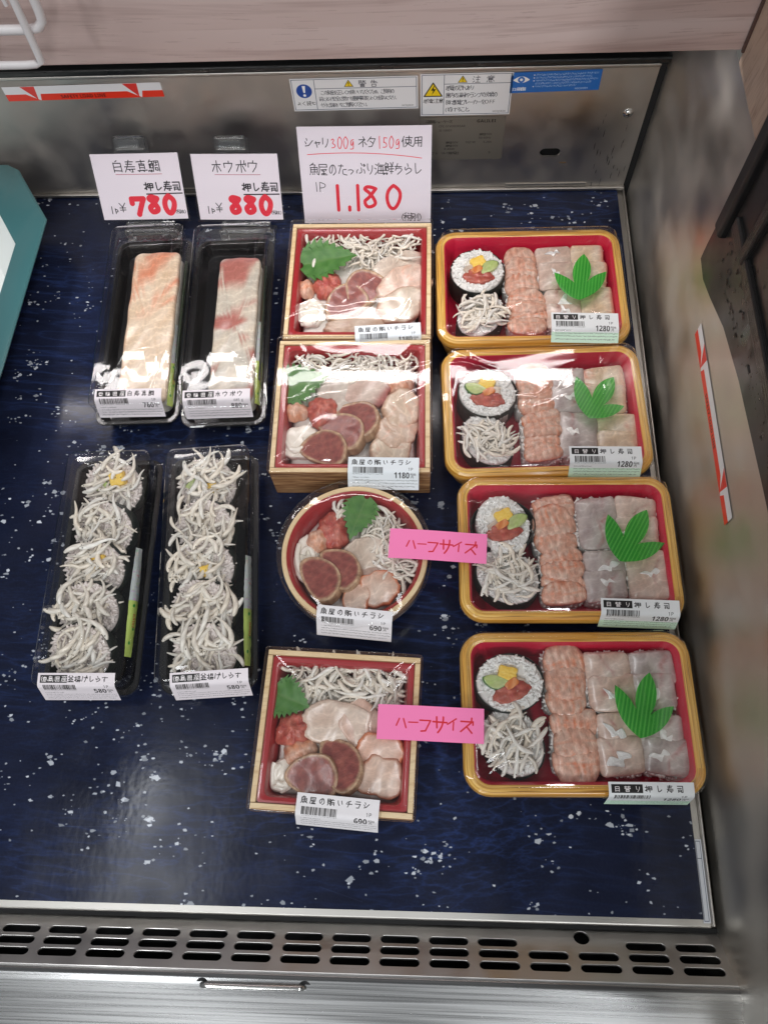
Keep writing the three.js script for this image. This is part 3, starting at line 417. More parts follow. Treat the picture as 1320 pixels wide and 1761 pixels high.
// ---------------------------------------------------------------- pale wood chirashi boxes
const riceBedMat = std({ color: new THREE.Color().setRGB(0.8, 0.76, 0.7), roughness: 0.5, bumpMap: rep(smearTex, 40, 40), bumpScale: 0.001 });
function woodBox(label, x, z, w, d, h, turn, seed, tex, lab, filmOpt = {}) {
  const t = thing('chirashi_box', label, 'food box', [x, 0.0012, z], turn, 'chirashi boxes in the middle column'), th = 0.0048;
  const wall = (nm, bw, bd, px, pz) => obj(nm, uvMetres(rbox(bw, h, bd, 0.0009, px, h / 2, pz, 1)), sideWood, t);
  wall('side_board', w, th, 0, d / 2 - th / 2); wall('side_board', w, th, 0, -d / 2 + th / 2); wall('side_board', th, d - th * 2, -w / 2 + th / 2, 0); wall('side_board', th, d - th * 2, w / 2 - th / 2, 0);
  for (const [bw, bd, px, pz] of [[w - 0.001, th - 0.0008, 0, d / 2 - th / 2], [w - 0.001, th - 0.0008, 0, -d / 2 + th / 2], [th - 0.0008, d - th * 2, -w / 2 + th / 2, 0], [th - 0.0008, d - th * 2, w / 2 - th / 2, 0]]) obj('rim_strip', uvMetres(rbox(bw, 0.0012, bd, 0.0004, px, h + 0.0004, pz, 1)), paleWood, t);
  obj('bottom_board', uvMetres(box(w - 0.002, 0.003, d - 0.002, 0, 0.0016, 0)), sideWood, t);
  const ring = (i, y, r) => ({ pts: rr(w - 2 * i, d - 2 * i, r, 5), y });
  obj('red_liner', loft([ring(th + 0.0002, h - 0.0008, 0.002), ring(th + 0.0018, h - 0.0002, 0.003), ring(th + 0.0045, h - 0.0018, 0.005), ring(th + 0.0055, h - 0.006, 0.006), ring(th + 0.009, 0.010, 0.007)], { capEnd: true }), darkRed, t);
  obj('rice_bed', body(rr(w - 0.026, d - 0.026, 0.008, 5), h - 0.0165, { color: () => [0.8, 0.76, 0.7], dy: (a, b) => 0.002 * fbm(a * 60, b * 60, seed) }), riceBedMat, t);
  obj('clear_lid', loft([ring(0.0008, h + 0.0011, 0.003), ring(th + 0.002, h + 0.0013, 0.004), ring(th + 0.0058, h + 0.0016, 0.005), ring(th + 0.0068, h + 0.0028, 0.006), ring(0.022, h + 0.0031, 0.004)], { capEnd: true, crease: 0.5 }), clear, t);
  const fl = obj('cling_film', film(w, d, h + 0.0047, { seed, sag: 0.0010, creases: 10, drop: 0.012, over: 0.0018, round: 0.004, ...filmOpt }), filmMat, t);
  const [lx, lz, a, flat, drop, curl] = lab; addLabel(fl, tex, [lx - x, h + 0.0056, lz - z], -a * D2R - turn, flat, drop, 0.030, 0.061, curl ?? 0);
  return t;
}
woodBox('square wooden chirashi box at the back, behind the large price card', -0.2766, 0.1535, 0.1385, 0.137, 0.0435, -0.3 * D2R, 5, T_CHI, [-0.2478, 0.2095, -3.4, 0.0105, 1.4], { bow: (x, z) => 0.0042 * Math.cos((z / 0.137) * 2.6) - 0.0026 * sstep(0.022, 0.06, z) + 0.0006 * n3(x * 20, z * 50, 2), amp: 0.7 });
{
  const t = woodBox('square wooden chirashi box in front of the rearmost one, film glaring white', -0.2784, 0.2915, 0.140, 0.136, 0.0435, 0.1 * D2R, 8, T_CHI, [-0.2486, 0.3475, 0.8, 0.0115, 0.8]);
  for (const [px, w2] of [[-0.006, 0.012], [0.03, 0.016]]) obj('side_print', box(w2, 0.010, 0.0004, px, 0.014, 0.0683), blackVoid, t);
}
woodBox('small square wooden chirashi box in front of the round one, half size', -0.2790, 0.5755, 0.1215, 0.1195, 0.0395, -2.6 * D2R, 13, T_HALF, [-0.2735, 0.6225, 4.2, 0.0125, 1.1], { creases: 8, amp: 0.6 });
// the round box
{
  const x = -0.2715, z = 0.4315, r = 0.0615, h = 0.0395, t = thing('round_chirashi_box', 'round wooden chirashi box with red inside, half size, middle of the column', 'food box', [x, 0.0012, z], 0, 'chirashi boxes in the middle column');
  const ring = (rad, y) => ({ pts: circle(rad, 72), y });
  obj('wood_wall', loft([ring(r - 0.0048, 0), ring(r - 0.004, 0.001), ring(r - 0.0006, h * 0.6), ring(r - 0.0003, h - 0.001)], { capStart: true }), sideWood, t);
  obj('rim_strip', loft([ring(r - 0.0003, h - 0.001), ring(r - 0.0008, h), ring(r - 0.0042, h), ring(r - 0.0046, h - 0.0006)]), paleWood, t);
  obj('red_liner', loft([ring(r - 0.0046, h - 0.0006), ring(r - 0.0062, h - 0.0012), ring(r - 0.0078, h - 0.003), ring(r - 0.0085, h - 0.007), ring(r - 0.013, 0.010)], { capEnd: true }), darkRed, t);
  obj('rice_bed', body(circle(r - 0.0115, 40), h - 0.0155, { color: () => [0.8, 0.76, 0.7], dy: (a, b) => 0.002 * fbm(a * 60, b * 60, 3) }), riceBedMat, t);
  const wob = (q) => 1 + 0.004 * Math.sin(q * 9);
  obj('clear_lid', loft([ring(r + 0.0022, h - 0.011), ring(r + 0.0022, h - 0.006), ring(r + 0.003, h - 0.0052), ring(r + 0.0022, h - 0.0044), ring(r + 0.0018, h + 0.0012), ring(r - 0.0008, h + 0.0024), ring(r - 0.006, h + 0.0026), ring(r - 0.0075, h + 0.0034), ring(r - 0.02, h + 0.0038)], { capEnd: true, crease: 0.5 }), clear, t);
  const N = 60, fg = sheet(72, 26, (u, v) => { const a = u * Math.PI * 2, q = Math.min(1, v * 1.18), dn = Math.max(0, v * 1.18 - 1) / 0.18, rad = (r + 0.0032) * q * (1 - dn * 0.02 * (1 + n3(u * 40, 3))), px = Math.cos(a) * rad, pz = Math.sin(a) * rad, inn = sstep(1, 0.6, q); return [px, h + 0.0052 - inn * 0.0009 + inn * (0.0011 * n3(px * 30, pz * 36, 9) + 0.0006 * n3(px * 80, pz * 60, 4)) + 0.0005 * Math.abs(n3(Math.cos(a) * 14, Math.sin(a) * 14, q * 2)) * (1 - inn) - dn * 0.015, pz]; });
  const fl = obj('cling_film', fg, filmMat, t);
  addLabel(fl, T_HALF, [-0.2685 - x, h + 0.0062, 0.4805 - z], -5 * D2R, 0.0065, 1.0, 0.030, 0.061);
}
// ---------------------------------------------------------------- long black trays with clear ribbed lids
function longTray(label, x, z, w, d, turn, seed, tex, lab) {
  const t = thing('long_tray', label, 'food tray', [x, 0.0012, z], turn, 'long black trays in the left columns');
  const ring = (i, y, r) => ({ pts: rr(w - 2 * i, d - 2 * i, r, 6), y });
  obj('black_base', loft([ring(0.0095, 0, 0.006), ring(0.008, 0.0012, 0.008), ring(0.0035, 0.017, 0.009), ring(0.001, 0.0182, 0.010), ring(0, 0.0192, 0.011), ring(0.0004, 0.0202, 0.011), ring(0.0032, 0.0205, 0.010), ring(0.0046, 0.0198, 0.009), ring(0.0085, 0.007, 0.008), ring(0.0125, 0.006, 0.006)], { capStart: true, capEnd: true, crease: 0.6 }), blackTray, t);
  obj('clear_lid', loft([ring(-0.0012, 0.0185, 0.0115), ring(-0.0012, 0.0212, 0.0115), ring(0.0012, 0.0222, 0.0105), ring(0.0028, 0.0225, 0.010), ring(0.0044, 0.031, 0.010), ring(0.0052, 0.0418, 0.010), ring(0.0062, 0.0436, 0.009), ring(0.0078, 0.0441, 0.008), ring(0.0135, 0.0443, 0.006), ring(0.0142, 0.0455, 0.006), ring(0.0152, 0.0458, 0.005), ring(0.018, 0.0458, 0.004)], { capEnd: true, crease: 0.45 }), clear, t);
  const fg = film(w - 0.008, d - 0.008, 0.0472, { seed, sag: 0.0008, creases: 12, drop: 0.022, over: 0.0008, round: 0.009, amp: 0.8 });
  const fl = obj('cling_film', fg, filmMat, t);
  const [lx, lz, a, y, curl] = lab; addLabel(fl, tex, [lx - x, y, lz - z], -a * D2R - turn, 0.0075, 1.05, 0.030, 0.0615, curl);
  return t;
}
longTray('long black tray of pale pink pressed sea bream sushi, back left', -0.4868, 0.1905, 0.079, 0.2165, 2.6 * D2R, 3, T_TAI, [-0.4865, 0.2780, -1, 0.0486, 0.10]);
longTray('long black tray of greyish pressed gurnard sushi, back, second from left', -0.4040, 0.1915, 0.0795, 0.2185, 2.0 * D2R, 7, T_HOU, [-0.4045, 0.2790, -2, 0.0486, 0.10]);
longTray('long black tray of whitebait rolls, front left', -0.4878, 0.4428, 0.080, 0.2125, 1.6 * D2R, 10, T_SHI, [-0.4880, 0.5360, -0.8, 0.0482, 0.12]);
longTray('long black tray of whitebait rolls beside the round chirashi box', -0.3955, 0.4385, 0.0795, 0.2125, 4.6 * D2R, 15, T_SHI, [-0.3885, 0.5335, -4.5, 0.0482, 0.12]);
// ---------------------------------------------------------------- price cards in clear stands
const laminate = phys({ color: 0xffffff, roughness: 0.08, transmission: 1, thickness: 0, ior: 1.5, side: THREE.DoubleSide });
const acrylic = phys({ color: new THREE.Color().setRGB(0.97, 0.98, 0.985), roughness: 0.16, transmission: 1, thickness: 0.003, ior: 1.49 });
function priceCard(label, x, y, z, w, h, lean, tex, stand, turn = 0) {
  const t = thing('price_card', label, 'price card', [x, y, z], turn);
  const g = new THREE.Group(); // leaning frame of reference, flattened into the parts below
  const M = new THREE.Matrix4().makeRotationX(-lean * D2R);
  const put = (nm, geo, mat) => obj(nm, geo.applyMatrix4(M), mat, t);
  put('card', sheet(8, 6, (u, v) => [(u - 0.5) * (w - 0.005), (1 - v) * (h - 0.005) + 0.0025, 0.0006 * Math.sin(u * 3.1) + 0.0002]), std({ map: tex, roughness: 0.5, side: THREE.DoubleSide }));
  put('laminate', sheet(8, 6, (u, v) => [(u - 0.5) * w, (1 - v) * h, 0.0006 * Math.sin(u * 3.1) + 0.0007]), laminate);
  if (stand) {
    const s = thing('card_stand', stand, 'card stand', [x, 0.0012, z], turn, 'clear card stands');
    const up = (nm, geo) => { geo.applyMatrix4(new THREE.Matrix4().makeTranslation(0, y - 0.0012, 0).multiply(M)); return obj(nm, geo, acrylic, s); };
    up('back_plate', rbox(0.036, h + 0.016, 0.003, 0.0012, -0.002, (h + 0.016) / 2 - 0.004, -0.0025));
    up('clip', rbox(0.031, 0.013, 0.006, 0.0024, -0.002, h + 0.0075, -0.0005, 3));
    up('clip', rbox(0.022, 0.008, 0.004, 0.0016, -0.002, h + 0.0075, 0.0030, 3));
    up('ledge', rbox(0.052, 0.0055, 0.008, 0.002, 0.004, -0.003, 0.001, 3));
    obj('hinge', new THREE.CylinderGeometry(0.0034, 0.0034, 0.05, 18).rotateZ(Math.PI / 2).translate(0.004, y - 0.008, 0.006), acrylic, s);
    for (const px of [-0.02, 0.028]) obj('leg', rbox(0.009, y - 0.004, 0.005, 0.0018, px, (y - 0.004) / 2, 0.0085, 2), acrylic, s);
    obj('foot_plate', rbox(0.058, 0.003, 0.026, 0.0013, 0.004, 0.0015, 0.002, 2), acrylic, s);
  }
  return t;
}
const CARDBG = '#e9e0e8', RED = '#e2263c', INK = '#17141a';
const brush = (g, text, x, y, size, adv, weight, color) => { for (const ch of text) { g.strokeStyle = color; g.lineCap = g.lineJoin = 'round'; g.lineWidth = weight; glyph(g, ch, x, y, size, size * 1.25); x += adv; } };
function smallCard(name, price) {
  return canvasTex(945, 690, (g, W, H) => {
    g.fillStyle = CARDBG; g.fillRect(0, 0, W, H);
    write(g, name, 475 - name.length * 68, 62, 130, { adv: 1.02, weight: 0.075, wob: 3.5, color: INK });
    g.strokeStyle = '#a8324a'; g.lineWidth = 5; g.beginPath(); g.moveTo(240, 210); g.lineTo(740, 212); g.stroke();
    write(g, '押し寿司', 520, 285, 103, { adv: 0.98, weight: 0.125, color: INK });
    g.beginPath(); g.moveTo(535, 418); g.lineTo(925, 416); g.stroke();
    brush(g, price, 325, 408, 190, 168, 58, RED);
    write(g, '1p', 62, 535, 92, { adv: 0.62, weight: 0.1, wob: 2, color: INK }); write(g, '¥', 178, 505, 105, { weight: 0.085, wob: 2, color: INK });
    write(g, '(税抜)', 792, 588, 46, { adv: 0.85, weight: 0.1, color: INK, wob: 1 });
  });
}
priceCard('white handwritten price card, red 780, behind the leftmost back tray', -0.506, 0.020, 0.0555, 0.0945, 0.0695, 31, smallCard('白寿真鯛', '780'), 'clear acrylic card stand behind the leftmost back tray', 0.4 * D2R);
priceCard('white handwritten price card, red 880, second from left', -0.4045, 0.020, 0.0575, 0.0925, 0.0695, 29, smallCard('ホウボウ', '880'), 'clear acrylic card stand, second from the left edge', -1 * D2R);
priceCard('large white handwritten price card, red 1.180, behind the wooden box', -0.2735, 0.012, 0.0565, 0.1365, 0.0995, 26, canvasTex(1370, 990, (g, W, H) => {
  g.fillStyle = '#eae2eb'; g.fillRect(0, 0, W, H);
  let x = write(g, 'シャリ', 62, 96, 108, { adv: 0.8, weight: 0.075, wob: 4, color: INK });
  x = write(g, '300g', x + 6, 78, 150, { xs: 0.52, adv: 0.8, weight: 0.055, wob: 3, color: RED });
  x = write(g, 'ネタ', x + 36, 96, 108, { adv: 0.84, weight: 0.075, wob: 4, color: INK });
  x = write(g, '150g', x + 2, 78, 150, { xs: 0.52, adv: 0.78, weight: 0.055, wob: 3, color: RED });
  write(g, '使用', x + 26, 98, 112, { adv: 0.96, weight: 0.075, wob: 4, color: INK });
  g.strokeStyle = RED; g.lineWidth = 7; g.beginPath(); g.moveTo(90, 272); g.quadraticCurveTo(680, 228, 1270, 318); g.stroke();
  write(g, '魚屋のたっぷり海鮮ちらし', 92, 352, 130, { adv: 0.92, xs: 0.82, weight: 0.064, wob: 4, color: INK });
  write(g, '1P', 92, 535, 120, { adv: 0.62, weight: 0.06, wob: 2, color: INK });
  x = 240; for (const [ch, ad] of [['1', 120], ['.', 95], ['1', 140], ['8', 240], ['0', 240]]) { g.strokeStyle = RED; g.lineWidth = 36; g.lineCap = g.lineJoin = 'round'; glyph(g, ch, x, 545, 255, 318); x += ad; }
  write(g, '(税別)', 1000, 880, 92, { adv: 0.82, weight: 0.08, wob: 2, color: INK });
}), null, -0.4 * D2R);
// ---------------------------------------------------------------- pink half-size cards
const pinkTex = canvasTex(800, 256, (g, W, H) => { g.fillStyle = '#ff86bd'; g.fillRect(0, 0, W, H); let x = 128; [['ハ', 96, 60], ['ー', 84, 60], ['フ', 104, 62], ['サ', 118, 56], ['イ', 96, 56], ['ズ', 110, 56]].forEach(([c, s, y]) => { write(g, c, x, y + 14, s * 1.08, { weight: 0.1, wob: 3, color: '#d8202f' }); x += s * 0.96; }); });
for (const [label, x, y, z, a] of [['bright pink half-size card lying across the round box and third gold box', -0.2024, 0.0505, 0.4283, 3.2], ['bright pink half-size card between the small square box and frontmost gold box', -0.2084, 0.0505, 0.5704, 1.6]])
  single('pink_card', sheet(12, 3, (u, v) => [(u - 0.5) * 0.0798, 0.0008 * Math.sin(u * 5) + 0.0006 * (1 - v), (v - 0.5) * 0.0256]), paperMat(pinkTex, { roughness: 0.7 }), label, 'card', [x, y, z], -a * D2R, 'pink half-size cards');
// ---------------------------------------------------------------- stickers on the back panel and the wall
const sticker = (name, label, w, h, tex, [x, y, z], roll = 0, opt = {}) => { const m = single(name, new THREE.PlaneGeometry(w, h, 2, 2), std({ map: tex, roughness: 0.35, side: THREE.DoubleSide, ...opt }), label, 'sticker', [x, y, z]); m.rotation.z = roll; return m; };
const tri = (g, x, y, s, fill = '#f3d21a') => { g.fillStyle = fill; g.strokeStyle = '#151515'; g.lineWidth = s * 0.07; g.lineJoin = 'round'; g.beginPath(); g.moveTo(x, y - s * 0.5); g.lineTo(x + s * 0.56, y + s * 0.45); g.lineTo(x - s * 0.56, y + s * 0.45); g.closePath(); g.fill(); g.stroke(); };
const frame = (g, W, H, vx, hy) => { g.fillStyle = '#e9eaec'; g.fillRect(0, 0, W, H); g.strokeStyle = '#33425c'; g.lineWidth = 5; g.strokeRect(14, 14, W - 28, H - 28); g.beginPath(); g.moveTo(vx, 14); g.lineTo(vx, H - 14); g.moveTo(vx, hy); g.lineTo(W - 14, hy); g.stroke(); };
sticker('warning_sticker', 'white warning sticker with blue exclamation disc on the steel back panel', 0.1195, 0.0352, canvasTex(1195, 352, (g, W, H) => {
  frame(g, W, H, 226, 112); g.fillStyle = '#1c4aa0'; g.beginPath(); g.arc(122, 134, 74, 0, 7); g.fill(); g.fillStyle = '#fff'; g.beginPath(); g.moveTo(106, 78); g.lineTo(138, 78); g.lineTo(130, 152); g.lineTo(114, 152); g.fill(); g.beginPath(); g.arc(122, 180, 14, 0, 7); g.fill();
  write(g, 'よく読む', 30, 240, 50, { adv: 0.95, weight: 0.08 }); tri(g, 548, 64, 72); g.fillStyle = '#111'; g.fillRect(544, 46, 8, 28); g.fillRect(544, 80, 8, 8); write(g, '警告', 640, 30, 74, { adv: 1.45, weight: 0.075, color: '#223' });
  ['この製品を正しくお使いいただくため、ご使用の', '前に必ず安全に関する重要事項をよくお読みになり、', '十分に取扱いをご理解ください。'].forEach((s, i) => write(g, s, 252 + (i ? 0 : 20), 128 + i * 68, 52, { adv: 0.74, xs: 0.82, weight: 0.075, color: '#2a2f3a' })); write(g, 'HCOJ5831', 1040, 300, 26, { color: '#444' });
}), [-0.2806, 0.1236, 0.0006], 0.006);
sticker('caution_sticker', 'white caution sticker with yellow lightning triangle on the steel back panel', 0.0855, 0.0455, canvasTex(855, 455, (g, W, H) => {
  frame(g, W, H, 220, 110); tri(g, 118, 170, 150); g.fillStyle = '#111'; g.beginPath(); g.moveTo(132, 112); g.lineTo(98, 178); g.lineTo(120, 174); g.lineTo(106, 222); g.lineTo(146, 158); g.lineTo(122, 162); g.closePath(); g.fill(); write(g, '感電注意', 26, 262, 50, { adv: 0.95, weight: 0.08 });
  tri(g, 390, 64, 72); g.fillStyle = '#111'; g.fillRect(386, 46, 8, 28); g.fillRect(386, 80, 8, 8); write(g, '注意', 480, 28, 74, { adv: 1.75, weight: 0.075, color: '#223' });
  ['感電の恐れあり', '庫内の清掃やランプの交換の', '時は配電ブレーカーをOFF', '(切)すること。'].forEach((s, i) => write(g, s, 236, 122 + i * 78, 58, { adv: 0.78, xs: 0.82, weight: 0.078, color: '#2a2f3a' })); write(g, 'HCOJ5820', 690, 402, 28, { color: '#444' });
}), [-0.1757, 0.1203, 0.0006], 0.004);
sticker('blue_sticker', 'blue gas notice sticker with white eye mark on the steel back panel', 0.0825, 0.0215, canvasTex(825, 215, (g, W, H) => {
  g.fillStyle = '#1f6fc6'; g.fillRect(0, 0, W, H); g.fillStyle = '#fff'; g.beginPath(); g.moveTo(22, 80); g.quadraticCurveTo(98, 8, 176, 80); g.quadraticCurveTo(98, 140, 22, 80); g.fill(); g.fillStyle = '#1f6fc6'; g.beginPath(); g.arc(98, 78, 32, 0, 7); g.fill(); g.fillStyle = '#fff'; g.beginPath(); g.arc(98, 78, 14, 0, 7); g.fill();
  write(g, 'フロン使用機器', 8, 154, 40, { adv: 0.66, xs: 0.7, weight: 0.085, color: '#fff' }); for (let i = 0; i < 5; i++) { g.fillStyle = '#fff'; if (i !== 3) { g.beginPath(); g.arc(214, 34 + i * 30, 6, 0, 7); g.fill(); } fineprint(g, 228, 22 + i * 30, i === 4 ? 380 : 570 - 60 * (i % 2), 24, '#dfeeff'); } write(g, 'HDCKY091', 600, 176, 26, { color: '#dfeeff' });
}), [-0.094, 0.1325, 0.0006], 0.02);
sticker('rating_plate', 'clear rating plate with dark print, half behind the large price card', 0.084, 0.052, canvasTex(840, 520, (g, W, H) => {
  g.fillStyle = '#8b867c'; g.fillRect(0, 0, W, H); const c = '#2b2926'; write(g, '冷蔵用ショーケース', 60, 30, 42, { adv: 0.8, xs: 0.85, weight: 0.08, color: c }); write(g, 'GALILEI', 560, 24, 50, { bold: true, color: c });
  [['式', 60, 90], ['CFC-S1VOIOXSAR', 190, 88], ['3I-10001', 190, 138], ['単相200V', 590, 190], ['50-60Hz', 590, 232], ['単相200V', 260, 285], ['1021W', 460, 285], ['5.28A', 640, 285], ['単相200V', 260, 325], ['R-404A', 250, 365]].forEach(([s, x, y]) => write(g, s, x, y, 34, { adv: 0.8, color: c, weight: 0.08 })); write(g, 'フクシマガリレイ株式会社', 120, 415, 38, { adv: 0.78, xs: 0.85, weight: 0.08, color: c }); write(g, '9', 700, 412, 40, { color: c });
}), [-0.1775, 0.0695, 0.0005], 0, { metalness: 0.55, roughness: 0.45 });
const loadTex = canvasTex(1530, 155, (g, W, H) => { g.fillStyle = '#e6e6e8'; g.fillRect(0, 0, W, H); g.fillStyle = '#e8371f'; g.fillRect(0, 84, W, 71); for (const x of [250, 1240]) { g.fillStyle = '#e6e6e8'; g.beginPath(); g.moveTo(x - 50, 84); g.lineTo(x + 74, 155); g.lineTo(x + 96, 84); g.fill(); g.fillStyle = '#dd3a33'; g.beginPath(); g.moveTo(x - 74, 4); g.lineTo(x + 66, 4); g.lineTo(x + 50, 146); g.fill(); } g.fillStyle = '#4a1510'; g.font = 'bold 50px sans-serif'; g.fillText('SAFETY LOAD LINE', 530, 138); });
sticker('load_line_sticker', 'red and white load line sticker at the left of the back panel', 0.153, 0.0155, loadTex, [-0.539, 0.1318, 0.0006], 0.012);
{
  const m = sticker('load_line_sticker', 'red and white load line sticker, scuffed, on the right steel wall', 0.166, 0.0155, loadTex, [0.0038, 0.1235, 0.352]); m.rotation.set(0, -Math.PI / 2, 0); m.rotation.z = 0; m.rotation.order = 'YXZ';
}
single('paper_strip', sheet(2, 4, (u, v) => [mix(-0.0078, -0.0024, u), -0.0009, mix(0.646, 0.703, v)]), paperMat(canvasTex(64, 512, (g, W, H) => { g.fillStyle = '#d9dbe0'; g.fillRect(0, 0, W, H); g.strokeStyle = '#3a4660'; g.lineWidth = 4; g.strokeRect(12, 12, W - 26, H - 24); g.beginPath(); g.moveTo(12, 120); g.lineTo(50, 120); g.stroke(); })), 'narrow white paper strip beside the mat at the front right corner', 'paper');
// ---------------------------------------------------------------- teal foam tray at the left
{
  const pts = [[-0.590, 0.088], [-0.598, 0.262], [-0.606, 0.36], [-0.66, 0.42], [-0.80, 0.42], [-0.84, 0.36], [-0.84, 0.08], [-0.79, 0.018], [-0.646, 0.014], [-0.632, 0.022]], cx = -0.715, cz = 0.215;
  const base = []; for (let i = 0; i < pts.length; i++) { const a = pts[i], b = pts[(i + 1) % pts.length]; for (let k = 0; k < 4; k++) base.push([mix(a[0], b[0], k / 4) - cx, mix(a[1], b[1], k / 4) - cz]); }
  const ring = (s, y) => ({ pts: base.map(([x, z]) => [x * s, z * s]), y });
  const t = thing('foam_tray', 'teal tray with white inside, cut off by the left edge', 'tray', [cx, 0.0012, cz]);
  obj('teal_rim', loft([ring(0.55, 0), ring(0.58, 0.002), ring(0.96, 0.052), ring(0.995, 0.056), ring(1, 0.058), ring(0.99, 0.0594), ring(0.80, 0.0575), ring(0.78, 0.0558)].reverse(), { capEnd: true }), phys({ color: new THREE.Color().setRGB(0.045, 0.14, 0.15), roughness: 0.3, clearcoat: 0.3 }), t);
  obj('white_inside', loft([ring(0.78, 0.0558), ring(0.75, 0.045), ring(0.62, 0.022)], { capEnd: true }), std({ color: new THREE.Color().setRGB(0.72, 0.76, 0.74), roughness: 0.4 }), t);
}
// ---------------------------------------------------------------- food
const grainTex = pixelTex(256, 256, (u, v) => { const s = 128 + 80 * tileN(u, v, 22, 1) + 50 * tileN(u, v, 50, 5); return [s, s, s]; }, false);
// muscle pattern: curved bands of flakes with pale seams, and a fine mottle; tiles are 6 cm
const fibre = (u, v) => { const w = tileN(u, v, 5, 2) * 0.10, q = v + 0.16 * Math.sin(u * 6.283) * 0.5 + w, band = Math.abs((((q * 6 + 0.25 * tileN(u, v, 14, 3)) % 1) + 1) % 1 - 0.5) * 2, seam = Math.pow(band, 5), fine = noise.noise(Math.cos(u * 6.283) * 2.2, q * 95, Math.sin(u * 6.283) * 2.2), mot = tileN(u, v, 26, 8); return [seam, fine, mot]; };
const fibreTex = pixelTex(512, 512, (u, v) => { const [s, f, m] = fibre(u, v), k = 228 + 20 * s + 12 * f + 14 * m; return [k, k - 3 + 4 * s, k - 5 + 6 * s]; });
const fibreBump = pixelTex(512, 512, (u, v) => { const [s, f, m] = fibre(u, v), k = 128 - 36 * s + 16 * f + 40 * m; return [k, k, k]; }, false);
const mottleTex = pixelTex(512, 512, (u, v) => { const a = tileN(u, v, 16, 1), b = tileN(u, v, 44, 5), c = Math.pow(1 - Math.abs(tileN(u + 0.03 * a, v, 12, 9)), 8), k = 216 + 26 * a + 16 * b + 20 * c; return [k, k - 4 + 10 * c, k - 5 + 11 * c]; });
const fishMat = phys({ vertexColors: true, map: rep(fibreTex, 17, 17), roughness: 0.3, clearcoat: 0.7, clearcoatRoughness: 0.22, bumpMap: rep(fibreBump, 17, 17), bumpScale: 0.00012 });
const meatMat = phys({ vertexColors: true, map: rep(mottleTex, 20, 20), roughness: 0.48, clearcoat: 0.35, clearcoatRoughness: 0.15, bumpMap: rep(grainTex, 30, 30), bumpScale: 0.0003 });
const riceMat = phys({ vertexColors: true, roughness: 0.5, clearcoat: 0.2, clearcoatRoughness: 0.3 });
const noriMat = phys({ color: new THREE.Color().setRGB(0.012, 0.018, 0.014), roughness: 0.5, bumpMap: rep(grainTex, 60, 60), bumpScale: 0.0006 });
const baitMat = phys({ vertexColors: true, roughness: 0.4, clearcoat: 0.35, clearcoatRoughness: 0.25 });
const skinMat = phys({ color: new THREE.Color().setRGB(0.92, 0.9, 0.88), metalness: 0.35, roughness: 0.3, bumpMap: rep(grainTex, 60, 60), bumpScale: 0.0004 });
const plainMat = (c, o = {}) => phys({ color: new THREE.Color().setRGB(...c), roughness: 0.4, ...o });
const sup = (w, d, p = 3, seed = 0, amt = 0.05, n = 44) => Array.from({ length: n }, (_, i) => { const a = (i / n) * 2 * Math.PI, c = Math.cos(a), s = Math.sin(a), k = Math.pow(Math.pow(Math.abs(c), p) + Math.pow(Math.abs(s), p), -1 / p) * (1 + amt * n3(c * 1.6, s * 1.6, seed * 3.3) * 2 + amt * 0.6 * n3(c * 5, s * 5, seed)); return [c * k * w / 2, s * k * d / 2]; });
// coloured merged grains of rice
function grainSet(list, seed, tone = [0.84, 0.81, 0.77]) {
  const rs = mulberry(seed), gs = [];
  for (const [x, y, z] of list) {
    const g = new THREE.SphereGeometry(1, 6, 4).toNonIndexed(); g.scale(0.0024 + 0.0006 * rs(), 0.00115, 0.00125); g.rotateX(rs() * 6); g.rotateZ((rs() - 0.5) * 0.45); g.rotateY(rs() * 6.28); g.translate(x, y, z);
    const k = 0.86 + 0.26 * rs(), n = g.attributes.position.count, c = new Float32Array(n * 3); for (let i = 0; i < n; i++) { c[i * 3] = tone[0] * k; c[i * 3 + 1] = tone[1] * k; c[i * 3 + 2] = tone[2] * k; }
    g.deleteAttribute('uv'); g.setAttribute('color', new THREE.BufferAttribute(c, 3)); gs.push(g);
  }
  const m = mergeGeometries(gs); m.setAttribute('uv', new THREE.Float32BufferAttribute(new Float32Array(m.attributes.position.count * 2), 2)); return m;
}
const inRing = (r0, r1, n, y, seed, jig = 0.0007) => { const rs = mulberry(seed), out = []; for (let i = 0; i < n; i++) { const a = rs() * 6.283, r = Math.sqrt(mix(r0 * r0, r1 * r1, rs())); out.push([Math.cos(a) * r, y + (rs() - 0.3) * jig * 2, Math.sin(a) * r]); } return out; };
